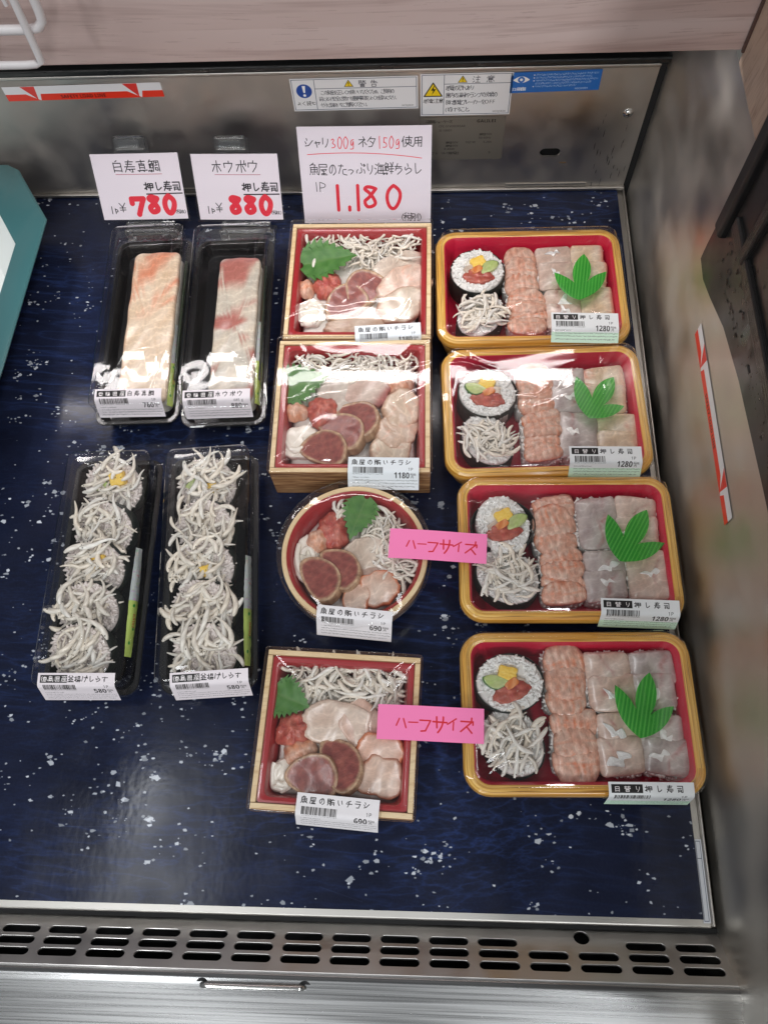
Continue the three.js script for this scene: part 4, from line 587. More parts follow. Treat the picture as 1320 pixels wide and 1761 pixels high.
// whitebait: tapered bent body with a head and dark eyes, a dozen variants
const baitGeos = Array.from({ length: 14 }, (_, k) => {
  const rs = mulberry(900 + k), seg = 13, rad = 7, b1 = (rs() < 0.5 ? -1 : 1) * (0.3 + 2.3 * rs()), b2 = (rs() - 0.4) * 4.2 * Math.sign(b1), pos = [], col = [], idx = []; let x = -0.5, z = 0, a = -b1 * 0.4;
  const tone = 0.9 + 0.2 * rs(), warm = rs();
  for (let i = 0; i <= seg; i++) {
    const t = i / seg, r = 0.07 * (t < 0.12 ? 0.4 + 0.5 * Math.sqrt(t / 0.12) : t < 0.4 ? 0.9 + 0.16 * Math.sin((t - 0.12) * 11) : t < 0.86 ? mix(0.95, 0.5, (t - 0.4) / 0.46) : mix(0.5, 0.22, (t - 0.86) / 0.14)), y = 0.03 * Math.sin(t * 5 + k);
    for (let j = 0; j < rad; j++) { const q = (j / rad) * 6.283; pos.push(x - Math.sin(a) * Math.cos(q) * r, y + Math.sin(q) * r * 0.85, z + Math.cos(a) * Math.cos(q) * r); const c = mix3([0.88, 0.85, 0.79], [0.9, 0.8, 0.66], warm), d = (0.92 + 0.12 * Math.sin(i * 1.7 + j * 2.1 + k)) * tone, g = t > 0.5 ? mix(1, 0.88, (t - 0.5) * 2) : 1; col.push(c[0] * d * g, c[1] * d * g, c[2] * d * g * 1.0); }
    x += Math.cos(a) / seg; z += Math.sin(a) / seg; a += (t < 0.5 ? b1 : b2) / seg;
  }
  for (let i = 0; i < seg; i++) for (let j = 0; j < rad; j++) { const p = i * rad + j, q = i * rad + ((j + 1) % rad); idx.push(p, q, p + rad, q, q + rad, p + rad); }
  for (let j = 1; j + 1 < rad; j++) idx.push(0, j + 1, j);
  const g = new THREE.BufferGeometry(); g.setAttribute('position', new THREE.Float32BufferAttribute(pos, 3)); g.setIndex(idx); g.computeVertexNormals(); g.setAttribute('color', new THREE.Float32BufferAttribute(col, 3));
  let f = g.toNonIndexed(); const eyes = []; for (const s of [-1, 1]) { const e = new THREE.SphereGeometry(0.017, 6, 4).toNonIndexed(); e.deleteAttribute('uv'); const i = rad; e.translate(-0.5 + 0.085, 0.035, s * 0.048); e.setAttribute('color', new THREE.Float32BufferAttribute(new Float32Array(e.attributes.position.count * 3).fill(0.012), 3)); eyes.push(e); }
  f = mergeGeometries([f, ...eyes]); f.setAttribute('uv', new THREE.Float32BufferAttribute(new Float32Array(f.attributes.position.count * 2), 2)); return f;
});
// a heap of whitebait: spots = [x, y, z] list in the heap's own frame
function baitPile(label, [x, y, z], spots, len, fat, group, seed) {
  const t = thing('whitebait_pile', label, 'whitebait', [x, y, z], 0, group), rs = mulberry(seed);
  for (const [px, py, pz, dir, tiltX] of spots) {
    const m = obj('whitebait', baitGeos[Math.floor(rs() * 14)], baitMat, t), l = len * (0.72 + 0.5 * rs());
    m.scale.set(l, len * fat * (0.85 + 0.3 * rs()), (rs() < 0.5 ? -1 : 1) < 0 ? l * 0.95 : l); m.scale.y = l * fat; m.position.set(px, py, pz); m.rotation.set((rs() - 0.5) * 0.35 + (tiltX ?? 0), dir ?? rs() * 6.283, (rs() - 0.5) * 0.16, 'YXZ');
  }
  return t;
}
// soft rule for colours with muscle lines
const flesh = (base, dark, light, seed, { lines = 220, dir = 0.5, red = null, redAt = () => 0 } = {}) => (x, z, s, f) => {
  const t = x * Math.cos(dir) + z * Math.sin(dir), w = n3(x * 60, z * 60, seed), l = Math.sin(t * lines + w * 2.4); let c = mix3(base, light, clamp(0.45 + 0.6 * w + 0.28 * l)); c = mix3(c, dark, clamp(0.36 * -l + 0.6 * n3(x * 130, z * 130, seed + 3))); if (red) c = mix3(c, red, clamp(redAt(x, z))); return c;
};
function food(name, label, category, geo, mat, [x, y, z], turn = 0, tilt = 0, roll = 0, group) { const m = single(name, geo, mat, label, category, [x, y, z], 0, group); m.rotation.set(tilt, turn, roll, 'YXZ'); return m; }
// -- sushi pieces
const WHITE = [0.95, 0.72, 0.48], GREY = [0.56, 0.47, 0.46], PALE = [0.86, 0.62, 0.5];
// a peeled shrimp lying across the rice: fat end left or right, ringed with orange bands
function shrimpGeo(w, d, seed) {
  const n = 60, bend = 0.16 + 0.2 * n3(seed, 1), pts = Array.from({ length: n }, (_, i) => { const a = (i / n) * 6.2832, c = Math.cos(a), q = Math.sin(a), x = Math.sign(c) * Math.pow(Math.abs(c), 0.6) * w * 0.5, t = (c + 1) / 2, hw = d * 0.5 * (0.62 + 0.38 * Math.sin(Math.PI * (0.25 + 0.62 * t))); return [x, Math.sign(q) * Math.pow(Math.abs(q), 0.7) * hw * (1 + 0.08 * n3(c * 3, q * 3, seed)) + bend * d * (c * c - 0.5)]; });
  return body(pts, 0.0064, { profile: [[0.94, 0], [1, 0.25], [0.97, 0.5], [0.9, 0.72], [0.8, 0.86], [0.68, 0.95], [0.54, 1], [0.4, 1.03], [0.25, 1.05], [0.12, 1.06]], dy: (x, z) => 0.0005 * Math.sin(x * 1150 + 2 * n3(x * 60, z * 90, seed)) + 0.0007 * n3(x * 150, z * 150, seed),
    color: (x, z, s) => { const w2 = n3(x * 110, z * 110, seed + 2), band = Math.pow(0.5 + 0.5 * Math.sin(x * 1150 + 3 * n3(x * 60, z * 90, seed)), 3), vein = sstep(0.0016, 0.0003, Math.abs(z + 0.002 * n3(x * 60, 4, seed))); let c = mix3([0.92, 0.47, 0.33], [1.0, 0.72, 0.58], clamp(0.5 + 0.9 * w2)); c = mix3(c, [0.95, 0.22, 0.06], 0.75 * band * clamp(0.25 + 1.5 * n3(x * 40, z * 70, seed + 5)) + 0.5 * vein * clamp(0.4 + w2) + 0.6 * sstep(0.9, 1, s) * clamp(0.3 + w2)); return c; } });
}
// a thin slice of fish, cut on the slant
function fishGeo(w, d, base, seed, kind, sideSign) {
  const k = 0.10 * n3(seed, 7), ctrl = [[-0.5, -0.44 + k], [-0.2, -0.5], [0.2, -0.49], [0.5, -0.42 - k], [0.52, 0], [0.49, 0.45 + k], [0.15, 0.5], [-0.22, 0.49], [-0.5, 0.44 - k], [-0.52, 0]].map(([p, q], i) => [p * w * (1 + 0.05 * n3(i * 2.3, seed)), q * d * (1 + 0.06 * n3(i * 3.1, seed + 2))]);
  const light = mix3(base, [0.98, 0.93, 0.87], 0.55), dark = mix3(base, [0.45, 0.34, 0.33], 0.5), dir = 0.5 + 0.9 * n3(seed, 3), red = kind === 'beige' ? [0.85, 0.3, 0.18] : [0.5, 0.14, 0.14];
  const fc = flesh(base, dark, light, seed, { lines: 300, dir, red, redAt: (a, b) => { const e = sideSign * a / w + 0.25 * n3(a * 60, b * 60, seed); return kind === 'beige' ? 0.5 * sstep(0.36, 0.5, e) + 0.55 * sstep(0.06, 0.0, Math.abs(n3(a * 34, b * 34, seed + 1))) * sstep(0.1, 0.35, e) : 0.7 * sstep(0.07, 0, Math.abs(e - 0.12 + 0.3 * b / d)) * clamp(0.5 + 1.4 * n3(a * 70, b * 70, seed + 4)); } });
  return body(outline(ctrl, 52), 0.0055, { color: fc, dy: (a, b) => 0.0011 * n3(a * 70, b * 70, seed) - 0.0030 * Math.pow(Math.max(Math.abs(a) / (w / 2), Math.abs(b) / (d / 2)), 5), profile: [[0.97, 0], [1, 0.3], [1, 0.7], [0.985, 0.93], [0.95, 1], [0.86, 1], [0.72, 1], [0.55, 1], [0.36, 1], [0.16, 1]] });
}
function pressed(name, label, x, z, w, d, turn, kind, seed, group) {
  const t = thing(name, label, 'sushi', [x, 0.0088, z], turn, group), rs = mulberry(seed + 5);
  const rp = sup(w * 1.04, d * 1.03, 7, seed, 0.02, 56), rice = obj('rice_block', body(rp, 0.0215, { color: (a, b, s, f) => { const k = 0.9 + 0.2 * n3(a * 400, b * 400, f * 9); return [0.8 * k, 0.77 * k, 0.72 * k]; }, side: (u, f) => 0.02 * n3(u * 60, f * 6, seed) }), riceMat, t);
  const gl = []; for (let i = 0; i < 110; i++) { const q = rp[Math.floor(rs() * rp.length)], m = 0.93 + 0.06 * rs(); gl.push([q[0] * m, 0.006 + 0.0155 * Math.sqrt(rs()), q[1] * m]); } obj('rice_grains', grainSet(gl, seed), riceMat, rice).userData.kind = 'stuff';
  if (kind === 'shrimp') {
    const n = 3 + (rs() < 0.5 ? 1 : 0), sw = d * 1.0 / n, cross = rs() < 0.5;
    for (let i = 0; i < n; i++) { const m = obj('shrimp_topping', shrimpGeo(w * (0.98 + 0.1 * rs()), sw * (1.65 + 0.3 * rs()), seed * 3 + i), meatMat, t); m.position.set((rs() - 0.5) * 0.002, 0.0192 + (i % 2) * 0.0014, (i - (n - 1) / 2) * sw * 0.96); m.rotation.set(cross ? 0.14 : -0.14, (rs() - 0.5) * 0.5 + (rs() < 0.5 ? Math.PI : 0), 0, 'YXZ'); }
  } else {
    const base = kind === 'grey' ? GREY : kind === 'beige' ? WHITE : PALE, two = rs() < 0.7, sg = rs() < 0.5 ? -1 : 1;
    const lay = (dz, dd, yy, tilt, sd) => { const m = obj('fish_topping', fishGeo(w * (1.0 + 0.08 * rs()), dd, base, sd, kind, sg), fishMat, t); m.position.set((rs() - 0.5) * 0.003, yy, dz); m.rotation.set(tilt, (rs() - 0.5) * 0.2, (rs() - 0.5) * 0.06, 'YXZ'); return m; };
    const tops = two ? [lay(-d * 0.21, d * 0.60, 0.0203, 0.07, seed), lay(d * 0.2, d * 0.64, 0.0211, 0.07, seed + 50)] : [lay(0, d * 1.03, 0.0203, 0, seed)];
    if (kind !== 'beige') for (const m of tops) if (rs() < 0.8) { const k = [R(0.55, 1), R(0.5, 1.1)], p = obj('silver_skin', body(outline([[-0.011, -0.005], [-0.004, -0.0062], [0.0, -0.002], [0.006, -0.005], [0.011, 0.002], [0.008, 0.005], [0.003, 0.0015], [-0.002, 0.006], [-0.006, 0.001]].map(([a, b]) => [a * k[0] * R(0.6, 1.2), b * k[1] * R(0.6, 1.25)]), 30), 0.0008, { dy: (a, b) => 0.0005 * n3(a * 300, b * 300, seed) }), skinMat, m); p.position.set(R(-0.22, 0.22) * w, 0.0054, R(-0.12, 0.12) * d); p.rotation.y = R(-0.9, 0.9); }
  }
  return t;
}
// -- thick roll, cut face up
const makiRice = grainSet([...inRing(0.0150, 0.0238, 230, 0.0299, 5), ...inRing(0.0142, 0.0165, 34, 0.0302, 8)], 6, [0.86, 0.85, 0.82]);
const makiDisc = body(circle(0.0255, 40), 0.030, { color: () => [0.78, 0.76, 0.72], profile: [[0.99, 0], [1, 0.3], [1, 0.7], [0.985, 0.93], [0.93, 0.985], [0.8, 1], [0.55, 1], [0.3, 1], [0.1, 1]] });
const noriWall = loft([{ pts: circle(0.0252, 56), y: 0 }, { pts: circle(0.0262, 56), y: 0.004 }, { pts: circle(0.0263, 56), y: 0.0275 }, { pts: circle(0.0258, 56), y: 0.0287 }, { pts: circle(0.0252, 56), y: 0.0286 }], { capStart: true });
const tuna = body(sup(0.023, 0.0135, 2.4, 3, 0.14), 0.0042, { color: (x, z) => mix3([0.46, 0.06, 0.045], [0.66, 0.17, 0.11], clamp(0.5 + n3(x * 240, z * 240, 2))), dy: (x, z) => 0.0012 * n3(x * 260, z * 260, 4) });
const whitebit = body(sup(0.022, 0.013, 2.4, 8, 0.12), 0.0038, { color: (x, z) => mix3([0.68, 0.56, 0.46], [0.8, 0.66, 0.54], clamp(0.5 + n3(x * 200, z * 200, 6))) });
const egg = body(sup(0.0115, 0.0105, 6, 2, 0.05), 0.005, { color: (x, z) => mix3([0.9, 0.56, 0.06], [0.95, 0.68, 0.16], clamp(0.5 + n3(x * 500, z * 500, 1) * 1.2)), dy: (x, z) => 0.0004 * n3(x * 700, z * 700, 3) });
const cuc = body(outline([[-0.0075, 0.0035], [-0.003, -0.0045], [0.004, -0.0052], [0.0085, -0.001], [0.003, 0.0042], [-0.003, 0.005]], 32), 0.005, { color: (x, z, s) => s > 0.9 && z < 0.001 ? [0.06, 0.2, 0.04] : mix3([0.5, 0.64, 0.2], [0.66, 0.76, 0.34], clamp(0.5 + n3(x * 300, z * 300, 2))) });
const salm = body(sup(0.009, 0.006, 5, 6, 0.06), 0.0048, { color: (x, z) => mix3([0.85, 0.24, 0.05], [0.95, 0.4, 0.15], clamp(0.5 + Math.sin((x + z) * 900) * 0.5)) });
function maki(label, x, z, sx, sz, turn, mirror, group, tilt = 0.06) {
  const t = thing('thick_roll', label, 'sushi roll', [x, 0.0088, z], turn, group), k = mirror ? -1 : 1; t.rotation.x = tilt; t.rotation.order = 'YXZ';
  const put = (nm, g, m, px, py, pz, ry = 0) => { const o = obj(nm, g, m, t); o.position.set(px * k * sx, py, pz * sz); o.rotation.y = ry; const f = nm.endsWith('filling') ? 1.24 : 1; o.scale.set(sx * f, 1, sz * f); return o; };
  put('seaweed', noriWall, noriMat, 0, 0, 0); const rd = put('rice_disc', makiDisc, riceMat, 0, 0, 0, R(0, 6)); obj('rice_grains', makiRice, riceMat, rd).userData.kind = 'stuff';
  put('white_fish_filling', whitebit, fishMat, 0.001, 0.0285, 0.001, R(-0.4, 0.4)); put('tuna_filling', tuna, meatMat, 0, 0.0288, 0.0080, R(-0.2, 0.2)); put('egg_filling', egg, plainMat3, 0.0010, 0.0288, -0.0078, 0.35 * k); put('cucumber_filling', cuc, fishMat, 0.0105, 0.029, -0.0015, k > 0 ? 0.3 : 2.6); put('salmon_filling', salm, fishMat, -0.001, 0.0296, 0.0012, 0.5);
  return t;
}
const plainMat3 = phys({ vertexColors: true, roughness: 0.5, clearcoat: 0.2 });
// roll covered with whitebait
function baitRoll(where, x, z, sx, sz, seed, group) {
  const t = thing('thick_roll', `thick seaweed roll under whitebait ${where}`, 'sushi roll', [x, 0.0088, z], R(0, 6), 'rolls under whitebait'); obj('seaweed', noriWall, noriMat, t); const rd = obj('rice_disc', makiDisc, riceMat, t); obj('rice_grains', makiRice, riceMat, rd).userData.kind = 'stuff';
  t.scale.set(sx, 0.8, sz); const rs = mulberry(seed), sp = []; for (let i = 0; i < 46; i++) { const a = rs() * 6.283, q = Math.sqrt(rs()) * 0.0205; sp.push([Math.cos(a) * q * sx, 0.0015 + rs() * 0.0062 * (1 - (q / 0.026) * 0.6), Math.sin(a) * q * sz]); }
  baitPile(`tangled pale whitebait heaped on the roll ${where}`, [x, 0.0335, z], sp, 0.0245, 1.0, 'whitebait on rolls in gold boxes', seed);
}
const leafMat = phys({ color: 0xffffff, map: canvasTex(512, 512, (g, W, H) => { g.fillStyle = '#49bd45'; g.fillRect(0, 0, W, H); for (let i = 0; i < 34; i++) { g.fillStyle = i % 2 ? 'rgba(150,232,120,.6)' : 'rgba(28,128,42,.5)'; g.fillRect(i * 15, 0, R(4, 9), H); } }), roughness: 0.32, transmission: 0.42, thickness: 0, side: THREE.DoubleSide, clearcoat: 0.3 });
function paperLeaf(label, pts, y) {
  const [L, M, Rr, B] = pts.map(([x, z]) => new THREE.Vector2(x, z)), c = B.clone(), rel = (p) => p.clone().sub(c), l = rel(L), m = rel(M), r = rel(Rr), n1 = l.clone().add(m).multiplyScalar(0.24), n2 = m.clone().add(r).multiplyScalar(0.24);
  const sh = new THREE.Shape(), bulge = (a, b, k) => { const mid = a.clone().add(b).multiplyScalar(0.5), d = b.clone().sub(a); return mid.add(new THREE.Vector2(d.y, -d.x).multiplyScalar(k)); };
  const base = new THREE.Vector2(0, 0); sh.moveTo(0, 0); const seg = (a, b, k) => { const q = bulge(a, b, k); sh.quadraticCurveTo(q.x, q.y, b.x, b.y); };
  seg(base, l, 0.30); seg(l, n1, 0.16); seg(n1, m, 0.3); seg(m, n2, 0.3); seg(n2, r, 0.16); seg(r, base, 0.30);
  const flat = new THREE.ShapeGeometry(sh, 10), p = flat.attributes.position, g = new THREE.BufferGeometry(), pos = [], uv = []; const md = m.clone().normalize();
  for (let i = 0; i < p.count; i++) { const x = p.getX(i), z = p.getY(i); pos.push(x, 0.0006 * Math.sin(x * 160) + 0.0005 * Math.sin(z * 130), z); uv.push((x * -md.y + z * md.x) / 0.05, (x * md.x + z * md.y) / 0.05); }
  g.setAttribute('position', new THREE.Float32BufferAttribute(pos, 3)); g.setAttribute('uv', new THREE.Float32BufferAttribute(uv, 2)); g.setIndex([...flat.index.array]); g.computeVertexNormals();
  single('plastic_leaf', g, leafMat, label, 'leaf', [c.x, y, c.y], 0, 'green plastic leaf dividers');
}
const BOXES = [
  ['in the gold box nearest the back wall', [[-0.1625, 0.1373, 0.0538, 0.0507], [-0.1603, 0.1862, 0.0565, 0.043], [-0.1195, 0.1357, 0.0325, 0.0475], [-0.1158, 0.1828, 0.0363, 0.0447], [-0.0861, 0.1312, 0.0325, 0.0495], [-0.0545, 0.1302, 0.0305, 0.0517], [-0.0815, 0.1800, 0.0318, 0.0431], [-0.0495, 0.1775, 0.0295, 0.0435]], ['shrimp', 'shrimp', 'silver', 'beige', 'silver', 'beige'], [[-0.0901, 0.147], [-0.0604, 0.125], [-0.0405, 0.1462], [-0.0687, 0.1791]], false],
  ['in the second gold box from the back', [[-0.1567, 0.2739, 0.0543, 0.0488], [-0.1575, 0.3205, 0.0575, 0.0440], [-0.1128, 0.2692, 0.0336, 0.0467], [-0.1090, 0.3165, 0.0338, 0.0468], [-0.0830, 0.2693, 0.0315, 0.0449], [-0.0500, 0.2694, 0.0355, 0.0475], [-0.0758, 0.3155, 0.0327, 0.0444], [-0.0425, 0.3165, 0.0335, 0.0441]], ['shrimp', 'shrimp', 'grey', 'beige', 'grey', 'beige'], [[-0.0773, 0.2626], [-0.0442, 0.2634], [-0.0372, 0.2928], [-0.0692, 0.3056]], true],
  ['in the third gold box from the back', [[-0.1475, 0.4026, 0.0549, 0.0460], [-0.1445, 0.4480, 0.0570, 0.0475], [-0.1030, 0.4013, 0.0355, 0.0483], [-0.0990, 0.4470, 0.0355, 0.0434], [-0.0676, 0.3999, 0.0335, 0.0460], [-0.0340, 0.3987, 0.0329, 0.0450], [-0.0646, 0.4464, 0.0325, 0.0432], [-0.0302, 0.4451, 0.0328, 0.0430]], ['shrimp', 'shrimp', 'grey', 'silver', 'grey', 'silver'], [[-0.0608, 0.3968], [-0.0283, 0.3925], [-0.0168, 0.4219], [-0.0545, 0.4383]], false],
  ['in the gold box nearest the front', [[-0.1470, 0.5349, 0.0545, 0.0463], [-0.1455, 0.5805, 0.0565, 0.0465], [-0.1030, 0.5336, 0.0325, 0.0460], [-0.0975, 0.5805, 0.0345, 0.0450], [-0.0680, 0.5330, 0.0335, 0.0460], [-0.0345, 0.5316, 0.0313, 0.0452], [-0.0638, 0.5798, 0.0315, 0.0453], [-0.0315, 0.5800, 0.0315, 0.0430]], ['shrimp', 'shrimp', 'silver', 'grey', 'silver', 'grey'], [[-0.0676, 0.5381], [-0.0407, 0.5284], [-0.0247, 0.5536], [-0.0523, 0.5775]], true],
];
BOXES.forEach(([where, P, kinds, leaf, mirror], b) => {
  const [A, B] = P; maki(`thick roll, egg and cucumber inside, ${where}`, A[0], A[1], A[2] / 0.0525, A[3] / 0.0525, R(-0.15, 0.15), mirror, 'thick rolls in gold boxes');
  baitRoll(where, B[0], B[1], B[2] / 0.0535, B[3] / 0.0535, 300 + b, '');
  const nth = ['rear', 'front', 'rear left', 'rear right', 'front left', 'front right'];
  P.slice(2).forEach(([x, z, w, d], i) => { const k = kinds[i], nm = k === 'shrimp' ? 'shrimp_sushi' : 'fish_sushi'; pressed(nm, `${nth[i]} ${k === 'shrimp' ? 'pink shrimp' : k === 'beige' ? 'beige white fish' : k === 'grey' ? 'grey silver-skinned fish' : 'pale silver-flecked fish'} sushi ${where}`, x, z, w, d, R(-0.05, 0.05), k, 40 + b * 11 + i * 3, k === 'shrimp' ? 'shrimp sushi pieces' : 'fish sushi pieces'); });
  paperLeaf(`green plastic leaf ${where}`, leaf, 0.0440);
});
// ---------------------------------------------------------------- chirashi toppings
// perilla leaf: toothed blade, folded along its midrib
function perilla(label, x, y, z, len, wid, turn, tilt = 0.1, roll = 0, seed = 1) {
  const nu = 18, nv = 108, g = sheet(nu, nv, (u, v) => {
    const q = u * 2 - 1, t = 0.01 + 0.985 * v, wq = wid * 0.5 * Math.pow(Math.sin(Math.PI * Math.pow(t, 0.6)), 0.95), tooth = 1 + 0.42 * (((t * 9) % 1) - 0.62) * Math.pow(Math.abs(q), 5);
    const xx = q * wq * tooth, zz = t * len + 0.06 * len * Math.pow(q, 6) * (((t * 9) % 1) - 0.5) - 0.05 * len * q * q;
    return [xx, 0.18 * Math.abs(xx) + 0.0012 * n3(xx * 120, zz * 90, seed) + 0.0022 * Math.sin(t * 3), zz - len / 2];
  }, (u, v, p) => { const q = Math.abs(u * 2 - 1), vein = Math.max(sstep(0.07, 0.0, q), 0.7 * sstep(0.12, 0.0, Math.abs(((v * 8 + q * 1.6) % 1) - 0.5))), c = mix3([0.055, 0.19, 0.03], [0.1, 0.27, 0.055], clamp(0.5 + n3(p[0] * 150, p[2] * 150, seed))); return mix3(c, [0.15, 0.28, 0.08], vein * 0.55); });
  const m = food('perilla_leaf', label, 'leaf', g, perillaMat, [x, y, z], turn, tilt, roll, 'perilla leaves'); return m;
}
const perillaMat = phys({ vertexColors: true, roughness: 0.48, side: THREE.DoubleSide, transmission: 0.2, thickness: 0 });
// seared tuna: dark red cut face, pale cooked edge
function seared(label, x, y, z, w, d, th, turn, tilt, roll, seed) {
  const pts = outline([[-0.5, 0.28], [-0.42, -0.12], [-0.16, -0.44], [0.18, -0.48], [0.44, -0.2], [0.5, 0.2], [0.3, 0.42], [-0.2, 0.46]].map(([a, b], i) => [a * w * (1 + 0.1 * n3(i * 3.1, seed)), b * d * (1 + 0.1 * n3(i * 2.7, seed + 5))]), 56);
  const prof = [[0.985, 0], [1, 0.12], [1, 0.5], [1, 0.86], [0.985, 0.97], [0.95, 1], [0.91, 1], [0.87, 0.985], [0.8, 0.98], [0.68, 0.98], [0.5, 0.98], [0.3, 0.98], [0.12, 0.98]];
  const g = body(pts, th, { profile: prof, dy: (a, b) => 0.0003 * n3(a * 120, b * 120, seed), color: (a, b, s, f) => { const edge = sstep(0.80, 0.93, s + 0.05 * n3(a * 220, b * 220, seed)), w2 = n3(a * 120, b * 120, seed + 2), l = Math.sin((a * 0.7 + b) * 700 + 3 * w2); let c = mix3([0.27, 0.05, 0.045], [0.44, 0.13, 0.095], clamp(0.45 + 0.5 * w2 + 0.14 * l)); return mix3(c, mix3([0.74, 0.5, 0.31], [0.5, 0.29, 0.17], clamp(0.5 + 1.3 * n3(a * 180, b * 180 + f * 4, seed + 7))), edge); } });
  return food('seared_tuna_slice', label, 'sashimi', g, meatMat, [x, y, z], turn, tilt, roll, 'seared tuna slices');
}
function slice(name, label, x, y, z, w, d, th, turn, tilt, roll, seed, { base = [0.8, 0.66, 0.54], red = null, redAt = null, edge = null, p = 2.6, group = 'white fish slices', lines = 240 } = {}) {
  const light = mix3(base, [0.97, 0.9, 0.8], 0.5), dark = mix3(base, [0.55, 0.4, 0.33], 0.5), fc = flesh(base, dark, light, seed, { lines, dir: R(0.2, 1.2), red, redAt: redAt ?? (() => 0) });
  const g = body(sup(w, d, p, seed, 0.09, 52), th, { dy: (a, b) => 0.0016 * n3(a * 50, b * 50, seed) + 0.0004 * Math.sin((a + b * 0.4) * 300), color: (a, b, s, f) => { const c = fc(a, b, s, f); return edge ? mix3(c, edge, sstep(0.78, 0.98, s + 0.12 * n3(a * 90, b * 90, seed))) : c; } });
  return food(name, label, 'sashimi', g, fishMat, [x, y, z], turn, tilt, roll, group);
}
function minced(label, x, y, z, w, d, h, seed) {
  const lump = (a, b) => 0.0032 * n3(a * 150, b * 150, seed) + 0.002 * Math.abs(n3(a * 330, b * 330, seed + 1)) - 0.22 * h * Math.pow(Math.hypot(a / w, b / d) * 2, 2);
  const g = body(sup(w, d, 2.2, seed, 0.16, 64), h, { dy: lump, side: (u, f) => 0.06 * n3(u * 26, f * 4, seed), profile: [[0.9, 0], [1, 0.2], [0.98, 0.45], [0.92, 0.7], [0.83, 0.86], [0.72, 0.95], [0.6, 1], [0.48, 1.02], [0.36, 1.03], [0.24, 1.04], [0.12, 1.04]], color: (a, b) => mix3([0.52, 0.07, 0.055], [0.78, 0.24, 0.17], clamp(0.45 + 0.9 * n3(a * 170, b * 170, seed + 4))) });
  return food('minced_tuna', label, 'minced tuna', g, meatMat, [x, y, z], 0, 0, 0, 'heaps of minced tuna');
}
function shrimpBall(label, x, y, z, w, d, h, seed, turn = 0) {
  const g = body(sup(w, d, 2.1, seed, 0.1, 48), h, { dy: (a, b) => 0.0012 * Math.sin(a * 700 + 3 * n3(a * 90, b * 90, seed)) + 0.0012 * n3(a * 200, b * 200, seed) - 0.25 * h * Math.pow(Math.hypot(a / w, b / d) * 2, 2), profile: [[0.85, 0], [1, 0.3], [0.97, 0.55], [0.88, 0.78], [0.74, 0.93], [0.58, 1], [0.4, 1.03], [0.2, 1.05]], color: (a, b) => mix3([0.92, 0.58, 0.43], [0.9, 0.32, 0.14], clamp(0.25 + 1.1 * n3(a * 160, b * 160, seed + 2))) });
  return food('peeled_shrimp', label, 'shrimp', g, meatMat, [x, y, z], turn, 0, 0, 'peeled shrimps');
}
function squid(label, x, y, z, w, d, seed) {
  const t = thing('squid_strips', label, 'squid', [x, y, z], 0, 'heaps of squid strips'), m = squidMat;
  for (let i = 0; i < 6; i++) { const a = R(0, 6.28), r = R(0.25, 0.5), pts = []; for (let k = 0; k < 6; k++) { const q = a + k * R(0.5, 0.75); pts.push([Math.cos(q) * w * r * (0.6 + 0.16 * k * 0.5), 0.002 + i * 0.0013 + R(-0.0008, 0.0012), Math.sin(q) * d * r * (0.6 + 0.14 * k * 0.5)]); } obj('strip', new THREE.TubeGeometry(new THREE.CatmullRomCurve3(pts.map((p) => new THREE.Vector3(...p))), 30, 0.0024, 7).scale(1, 0.8, 1), m, t); }
  obj('strip', body(sup(w * 0.92, d * 0.92, 2.3, seed, 0.12), 0.0055, { dy: (a, b) => 0.0016 * n3(a * 120, b * 120, seed) }).deleteAttribute('color'), m, t);
  return t;
}
const squidMat = phys({ color: new THREE.Color().setRGB(0.86, 0.8, 0.7), roughness: 0.3, clearcoat: 0.7, clearcoatRoughness: 0.15 });
const spread = (n, w, d, seed, hgt = 0.006, test = () => true) => { const rs = mulberry(seed), out = []; let guard = 0; while (out.length < n && guard++ < n * 30) { const x = (rs() - 0.5) * w, z = (rs() - 0.5) * d; if (test(x, z)) out.push([x, 0.0018 + rs() * hgt, z]); } return out; };
const ORANGE = [0.85, 0.25, 0.1];
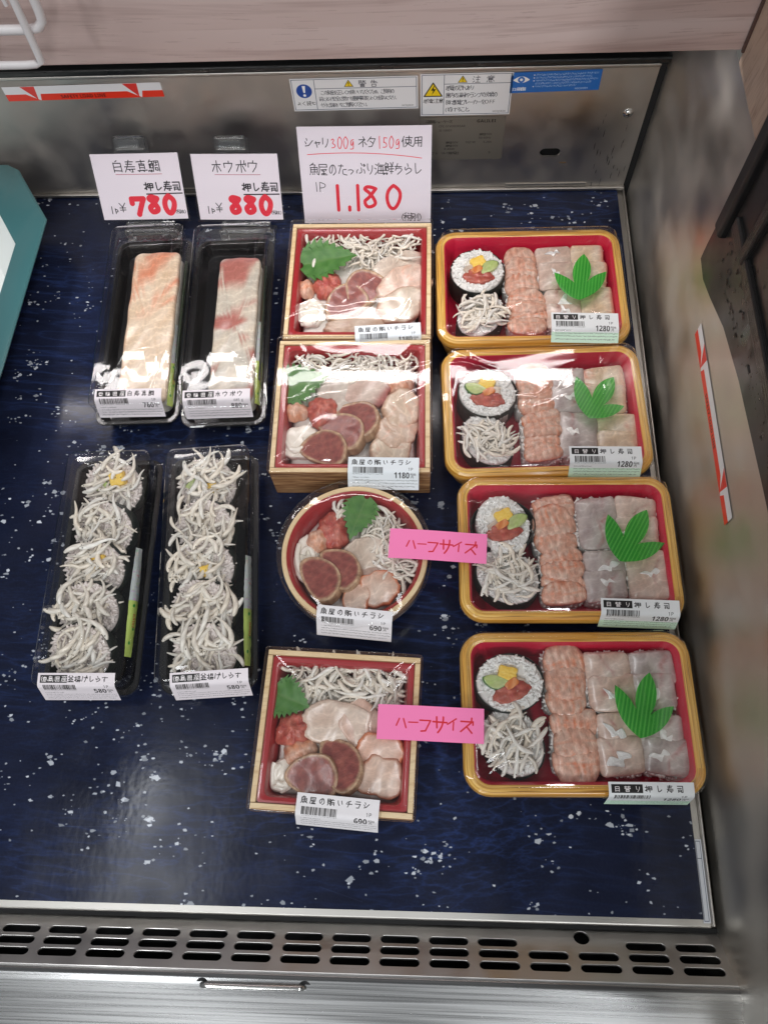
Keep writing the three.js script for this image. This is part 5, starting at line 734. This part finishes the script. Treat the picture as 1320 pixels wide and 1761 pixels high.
// box at the back
{
  const y = 0.0278, w = 'in the rearmost wooden box';
  baitPile(`whitebait spread along the rear half ${w}`, [-0.276, y, 0.1085], spread(210, 0.110, 0.036, 51, 0.011), 0.021, 1.0, 'whitebait in chirashi boxes', 61);
  perilla(`toothed green perilla leaf ${w}`, -0.306, 0.0405, 0.1262, 0.056, 0.042, 1.75, -0.05, 0.16, 3);
  minced(`red minced tuna heap ${w}`, -0.3085, y, 0.1525, 0.031, 0.032, 0.0125, 4); shrimpBall(`small peeled shrimp ${w}`, -0.3295, y, 0.1545, 0.017, 0.021, 0.011, 5); squid(`white squid strips ${w}`, -0.3235, y, 0.1820, 0.032, 0.034, 6);
  slice('white_fish_slice', `rear white fish slice ${w}`, -0.2390, y + 0.003, 0.1330, 0.056, 0.032, 0.007, 0.5, 0.25, -0.1, 7, { red: [0.5, 0.16, 0.12], redAt: (a, b) => 0.7 * sstep(0.3, 0.45, a / 0.056 + 0.2 * n3(a * 90, b * 90)) });
  slice('white_fish_slice', `middle white fish slice ${w}`, -0.2345, y + 0.003, 0.1530, 0.056, 0.036, 0.0095, 0.62, 0.3, -0.1, 8, { base: [0.9, 0.62, 0.48], red: ORANGE, redAt: (a, b) => 0.35 * sstep(0.1, 0.0, Math.abs(n3(a * 60, b * 60, 4))) });
  slice('white_fish_slice', `front white fish slice ${w}`, -0.2365, y + 0.003, 0.1780, 0.054, 0.034, 0.0095, 0.7, 0.28, -0.1, 9, { base: [0.84, 0.7, 0.54], edge: [0.72, 0.46, 0.34] });
  seared(`rear dark red seared tuna slice ${w}`, -0.2745, y + 0.003, 0.1575, 0.044, 0.036, 0.011, 0.75, 0.25, 0.05, 2); seared(`front dark red seared tuna slice ${w}`, -0.2905, y + 0.002, 0.1735, 0.046, 0.034, 0.011, 0.55, 0.2, 0.0, 3); slice('white_fish_slice', `pale brown fish slice at the front edge ${w}`, -0.2795, y + 0.001, 0.2005, 0.062, 0.020, 0.009, 0.1, 0, 0, 14, { base: [0.62, 0.42, 0.3] });
}
// box with the glaring film
{
  const y = 0.0278, w = 'in the glaring-film wooden box';
  baitPile(`whitebait spread along the rear ${w}`, [-0.278, y, 0.2445], spread(180, 0.110, 0.034, 52, 0.010), 0.020, 1.0, 'whitebait in chirashi boxes', 62);
  perilla(`toothed green perilla leaf ${w}`, -0.3225, 0.0385, 0.2655, 0.048, 0.038, 1.9, -0.05, 0.15, 5);
  shrimpBall(`orange peeled shrimp, left, ${w}`, -0.3300, y, 0.2925, 0.024, 0.019, 0.012, 15); minced(`red minced tuna heap ${w}`, -0.3070, y, 0.2925, 0.030, 0.031, 0.0135, 14); squid(`white squid strips ${w}`, -0.3265, y, 0.3230, 0.036, 0.037, 16);
  slice('white_fish_slice', `pale translucent fish slice behind the minced tuna ${w}`, -0.2960, y + 0.001, 0.2765, 0.034, 0.034, 0.008, 0.2, 0.15, 0, 17, { base: [0.66, 0.57, 0.5] });
  slice('white_fish_slice', `reddish-edged fish slice at the centre ${w}`, -0.2655, y + 0.002, 0.2725, 0.044, 0.032, 0.008, -0.15, 0.15, 0, 18, { base: [0.7, 0.49, 0.41], red: [0.4, 0.06, 0.06], redAt: (a, b) => 0.8 * sstep(0.22, 0.4, a / 0.044 + b / 0.09) });
  shrimpBall(`pale shrimp at the right ${w}`, -0.2370, y, 0.2640, 0.028, 0.024, 0.013, 19, 0.6);
  for (const [nm, x, z, a] of [['rear', -0.2345, 0.2905, 0.9], ['middle', -0.2390, 0.3120, 1.0], ['front', -0.2445, 0.3335, 0.85]]) slice('white_fish_slice', `${nm} of three beige fish slices at the right ${w}`, x, y + 0.002, z, 0.042, 0.034, 0.0095, a, 0.28, -0.14, 20 + z * 100, { base: z > 0.33 ? [0.9, 0.74, 0.56] : z > 0.3 ? [0.8, 0.58, 0.43] : [0.9, 0.7, 0.52], edge: [0.74, 0.5, 0.36], red: ORANGE, redAt: (p, q) => 0.3 * sstep(0.1, 0, Math.abs(n3(p * 50, q * 50, z * 9))) });
  seared(`rear dark red seared tuna slice ${w}`, -0.2690, y + 0.002, 0.3030, 0.045, 0.034, 0.0115, -0.9, 0.15, 0.25, 12); seared(`middle dark red seared tuna slice ${w}`, -0.2835, y + 0.002, 0.3150, 0.048, 0.034, 0.0115, -0.75, 0.15, 0.22, 13); seared(`front dark red seared tuna slice ${w}`, -0.2990, y + 0.002, 0.3310, 0.046, 0.034, 0.0115, -0.4, 0.2, 0.15, 14);
}
// round box
{
  const y = 0.0248, w = 'in the round box', cx = -0.2715, cz = 0.4315;
  baitPile(`whitebait curving round the right side ${w}`, [cx, y, cz], spread(190, 0.096, 0.096, 53, 0.010, (x, z) => Math.hypot(x, z) < 0.046 && (x > 0.012 - 0.0 && z < 0.02 + x * 0.2 && x - z * 0.6 > 0.016 || (z < -0.03 && x > -0.016))), 0.022, 1.0, 'whitebait in chirashi boxes', 63);
  perilla(`toothed green perilla leaf ${w}`, -0.2700, 0.0365, 0.4000, 0.040, 0.030, -0.35, 0.12, 0, 7);
  minced(`red minced tuna heap ${w}`, -0.2915, y, 0.4085, 0.029, 0.034, 0.013, 24); shrimpBall(`pink peeled shrimp ${w}`, -0.3035, y + 0.002, 0.4170, 0.021, 0.022, 0.012, 25); squid(`white squid strips ${w}`, -0.3125, y, 0.4330, 0.024, 0.048, 26);
  slice('white_fish_slice', `pale fish slice at the centre ${w}`, -0.2640, y + 0.002, 0.4290, 0.034, 0.030, 0.008, 0.3, 0.1, 0, 27, { base: [0.74, 0.6, 0.48] }); slice('white_fish_slice', `dark-veined fish slice ${w}`, -0.2545, y + 0.001, 0.4420, 0.034, 0.026, 0.007, 0.5, 0.1, 0, 28, { base: [0.7, 0.5, 0.41], red: [0.34, 0.06, 0.06], redAt: (a, b) => 0.8 * sstep(0.1, 0.4, b / 0.026 + 0.3 * n3(a * 80, b * 80)) });
  slice('salmon_pink_slice', `larger salmon-pink slice at the front ${w}`, -0.2515, y + 0.003, 0.4595, 0.034, 0.030, 0.009, 0.25, 0.1, 0, 29, { base: [0.88, 0.56, 0.42], edge: ORANGE, group: 'salmon pink slices' }); slice('salmon_pink_slice', `smaller salmon-pink slice at the front ${w}`, -0.2685, y + 0.003, 0.4680, 0.022, 0.028, 0.009, -0.1, 0.1, 0, 30, { base: [0.9, 0.6, 0.46], edge: ORANGE, group: 'salmon pink slices' });
  seared(`right dark red seared tuna slice ${w}`, -0.2800, y + 0.003, 0.4440, 0.044, 0.030, 0.0115, -1.0, 0.1, 0.2, 22); seared(`left dark red seared tuna slice ${w}`, -0.2970, y + 0.003, 0.4530, 0.046, 0.032, 0.0115, -1.05, 0.1, 0.2, 23);
}
// small square box
{
  const y = 0.0238, w = 'in the small square box';
  baitPile(`whitebait spread along the rear ${w}`, [-0.276, y, 0.5370], spread(150, 0.090, 0.032, 54, 0.009), 0.0245, 1.05, 'whitebait in chirashi boxes', 64);
  perilla(`toothed green perilla leaf ${w}`, -0.3160, 0.0350, 0.5520, 0.032, 0.032, 1.2, 0.0, 0.1, 9);
  minced(`red minced tuna heap ${w}`, -0.3150, y, 0.5735, 0.028, 0.027, 0.013, 34); shrimpBall(`pink peeled shrimp ${w}`, -0.3090, y, 0.5910, 0.028, 0.023, 0.011, 35, 0.4); squid(`white squid strips ${w}`, -0.3205, y, 0.6085, 0.022, 0.027, 36);
  slice('white_fish_slice', `large pale pink fish slice at the centre ${w}`, -0.2800, y + 0.003, 0.5680, 0.056, 0.034, 0.0085, -0.12, 0.12, 0, 37, { base: [0.86, 0.65, 0.52], lines: 130 }); slice('white_fish_slice', `pink fish slice right of the large pale one ${w}`, -0.2620, y + 0.002, 0.5690, 0.034, 0.036, 0.008, 0.5, 0.12, -0.1, 38, { base: [0.86, 0.56, 0.44] });
  slice('salmon_pink_slice', `rear salmon-pink slice ${w}`, -0.2465, y + 0.004, 0.5880, 0.037, 0.026, 0.0085, -0.15, 0.15, 0, 39, { base: [0.88, 0.52, 0.38], edge: ORANGE, group: 'salmon pink slices' }); slice('salmon_pink_slice', `front salmon-pink slice ${w}`, -0.2455, y + 0.002, 0.6065, 0.036, 0.032, 0.009, -0.1, 0.15, 0, 40, { base: [0.9, 0.62, 0.48], edge: [0.6, 0.22, 0.12], group: 'salmon pink slices' });
  seared(`right dark red seared tuna slice ${w}`, -0.2735, y + 0.003, 0.6000, 0.044, 0.031, 0.0115, -1.15, 0.1, 0.2, 32); seared(`left dark red seared tuna slice ${w}`, -0.2950, y + 0.003, 0.6070, 0.042, 0.033, 0.0115, -0.35, 0.15, 0.1, 33);
}
// ---------------------------------------------------------------- pressed sushi bars and sauce sachets in the long trays
function bar(label, x, z, w, d, turn, seed, kind) {
  const t = thing('pressed_sushi_bar', label, 'sushi', [x, 0.0075, z], turn, 'pressed sushi bars'); const pts = rr(w, d, 0.008, 8).flatMap((p, i, a) => { const q = a[(i + 1) % a.length], L = Math.hypot(q[0] - p[0], q[1] - p[1]), k = Math.max(1, Math.round(L / 0.004)); return Array.from({ length: k }, (_, j) => [mix(p[0], q[0], j / k), mix(p[1], q[1], j / k)]); });
  obj('rice_bar', body(pts, 0.019, { color: (a, b, s, f) => { const k = 0.85 + 0.3 * n3(a * 400, b * 400, f * 9); return [0.82 * k, 0.76 * k, 0.66 * k]; } }), riceMat, t);
  const col = kind ? (a, b, s) => { const band = n3(a * 22, b * 52 + a * 18, seed), w2 = n3(a * 60, b * 60, seed + 2); let c = mix3([0.62, 0.58, 0.5], [0.86, 0.76, 0.62], clamp(0.5 + w2)); c = mix3(c, [0.5, 0.11, 0.09], 0.85 * sstep(0.1, 0.34, band + 0.25 * w2)); return c; }
    : (a, b, s) => { const t2 = a * 0.75 + b * 0.5, w2 = n3(a * 50, b * 50, seed), st = sstep(0.16, 0.0, Math.abs(n3(a * 30 + b * 26, b * 7, seed + 5))) * sstep(0.02, -0.05, b + 0.3 * a + 0.02 * w2); let c = mix3([0.86, 0.64, 0.44], [0.98, 0.82, 0.64], clamp(0.5 + 0.6 * w2 + 0.2 * Math.sin(t2 * 420))); return mix3(c, [0.85, 0.27, 0.14], 0.85 * st + 0.25 * sstep(0.4, 0.5, -a / w)); };
  const top = obj('fish_topping', body(pts.map(([a, b]) => [a * 0.99 + 0.0015 * n3(a * 40, b * 40, seed), b * 0.995]), 0.008, { color: col, dy: (a, b) => 0.0014 * n3(a * 40, b * 40, seed) + 0.0004 * Math.sin((a * 0.75 + b * 0.5) * 420) }), fishMat, t); top.position.y = 0.0185;
  const sl = obj('kelp_sheet', rbox(0.0025, 0.020, d * 0.8, 0.001, w / 2 + 0.002, 0.011, -0.01), plainMat([0.02, 0.035, 0.015]), t); sl.rotation.z = -0.1;
  return t;
}
bar('long pressed sushi bar topped with beige and red sea bream', -0.4800, 0.1935, 0.047, 0.176, 2.2 * D2R, 3, 0);
bar('long pressed sushi bar topped with greyish red-barred gurnard', -0.3960, 0.1975, 0.042, 0.168, 1.8 * D2R, 4, 1);
const sachetTex = canvasTex(128, 1024, (g, W, H) => { g.fillStyle = '#b9c0be'; g.fillRect(0, 0, W, H); for (let i = 0; i < 60; i++) { g.fillStyle = `rgba(${R(90, 240)},${R(90, 240)},${R(90, 240)},.35)`; g.fillRect(R(0, W), R(0, H * 0.5), R(6, 50), R(4, 18)); } g.fillStyle = '#b9cf6a'; g.fillRect(0, H * 0.5, W, H * 0.5); g.fillStyle = '#3d8f3a'; for (const yy of [560, 770, 900]) { g.beginPath(); g.arc(R(40, 100), yy, 16, 0, 7); g.fill(); } g.strokeStyle = '#c2452e'; g.lineWidth = 7; for (let i = 0; i < 8; i++) { const y = 640 + i * 16; g.beginPath(); g.moveTo(62, y); g.lineTo(R(80, 104), y + R(-6, 6)); g.stroke(); } });
const sachetMat = phys({ map: sachetTex, roughness: 0.25, clearcoat: 0.6 });
for (const [label, x, z, L, turn] of [['green wasabi sachet beside the sea bream bar', -0.4545, 0.2350, 0.092, 0.06], ['green wasabi sachet beside the gurnard bar', -0.3712, 0.2330, 0.092, 0.04], ['green wasabi sachet beside the whitebait rolls, leftmost tray', -0.4585, 0.4700, 0.095, 0.04], ['green wasabi sachet beside the whitebait rolls next to the round box', -0.3605, 0.4760, 0.095, 0.08]]) {
  const g = sheet(8, 40, (u, v) => { const q = u * 2 - 1, e = Math.sin(Math.PI * clamp(v, 0.02, 0.98)); return [q * 0.0044 * (0.7 + 0.3 * e), 0.0022 * (1 - q * q) * e + 0.0006 * n3(q * 3, v * 26, x * 50) , (v - 0.5) * L]; });
  const m = food('wasabi_sachet', label, 'sachet', g, sachetMat, [x, 0.0235, z], turn, 0, -0.9, 'wasabi sachets');
}
// ---------------------------------------------------------------- leaning rolls with whitebait in the front trays
const slabRice = grainSet(inRing(0, 0.0232, 300, 0.0162, 15), 16, [0.74, 0.66, 0.62]);
const slabDisc = body(circle(0.0238, 40), 0.016, { color: () => [0.68, 0.6, 0.56], profile: [[0.98, 0], [1, 0.3], [1, 0.7], [0.985, 0.93], [0.93, 0.985], [0.8, 1], [0.55, 1], [0.3, 1], [0.1, 1]] });
const slabNori = loft([{ pts: circle(0.0236, 48), y: 0 }, { pts: circle(0.0245, 48), y: 0.002 }, { pts: circle(0.0246, 48), y: 0.0135 }, { pts: circle(0.0238, 48), y: 0.0145 }], { capStart: true });
const nth5 = ['rearmost', 'second', 'middle', 'fourth', 'frontmost'];
[['leftmost tray', [[-0.4865, 0.3625], [-0.4893, 0.4030], [-0.4912, 0.4395], [-0.4905, 0.4755], [-0.4905, 0.5115]]], ['tray next to the round box', [[-0.4030, 0.3605], [-0.4003, 0.4010], [-0.3975, 0.4365], [-0.3930, 0.4730], [-0.3885, 0.5090]]]].forEach(([where, C], b) => C.forEach(([x, z], i) => {
  const t = thing('leaning_roll', `${nth5[i]} of five leaning seaweed rice rolls in the ${where}`, 'sushi roll', [x, 0.0195, z], -0.25 + R(-0.1, 0.1), 'leaning rice rolls'); t.rotation.order = 'YXZ'; t.rotation.x = 0.42; t.scale.set(1.1, 1, 1.0);
  obj('seaweed', slabNori, noriMat, t); const rd = obj('rice_disc', slabDisc, riceMat, t), gr = obj('rice_grains', slabRice, riceMat, rd); gr.userData.kind = 'stuff'; gr.rotation.y = R(0, 6);
  if (i === 0 || i === 2) { const e = obj('egg_filling', egg, plainMat3, t); e.position.set(0.004, 0.0155, b ? 0.002 : -0.008); e.rotation.y = 0.4; if (!b && !i) e.scale.set(1.1, 1.5, 1.2); }
  if (i === 0) { const e = obj('cucumber_filling', cuc, fishMat, t); e.position.set(-0.009, 0.0155, 0.001); }
  const rs = mulberry(700 + b * 31 + i), sp = []; for (let k = 0; k < 42; k++) { const q = rs() * 6.283, r = Math.sqrt(rs()) * 0.0205, px = Math.cos(q) * r * 1.05 - 0.002, pz = Math.sin(q) * r; if (i === 0 && !b && Math.hypot(px - 0.004, pz + 0.008) < 0.008) continue; sp.push([px, 0.0030 - pz * 0.40 + rs() * 0.0045, pz, rs() < 0.6 ? (rs() - 0.5) * 1.8 + 1.2 : rs() * 6.283]); }
  baitPile(`whitebait on the ${nth5[i]} roll in the ${where}`, [x + 0.001, 0.0335, z + 0.005], sp, 0.0285, 1.05, 'whitebait on leaning rolls', 800 + b * 17 + i);
}));
renderer.render(scene, camera);
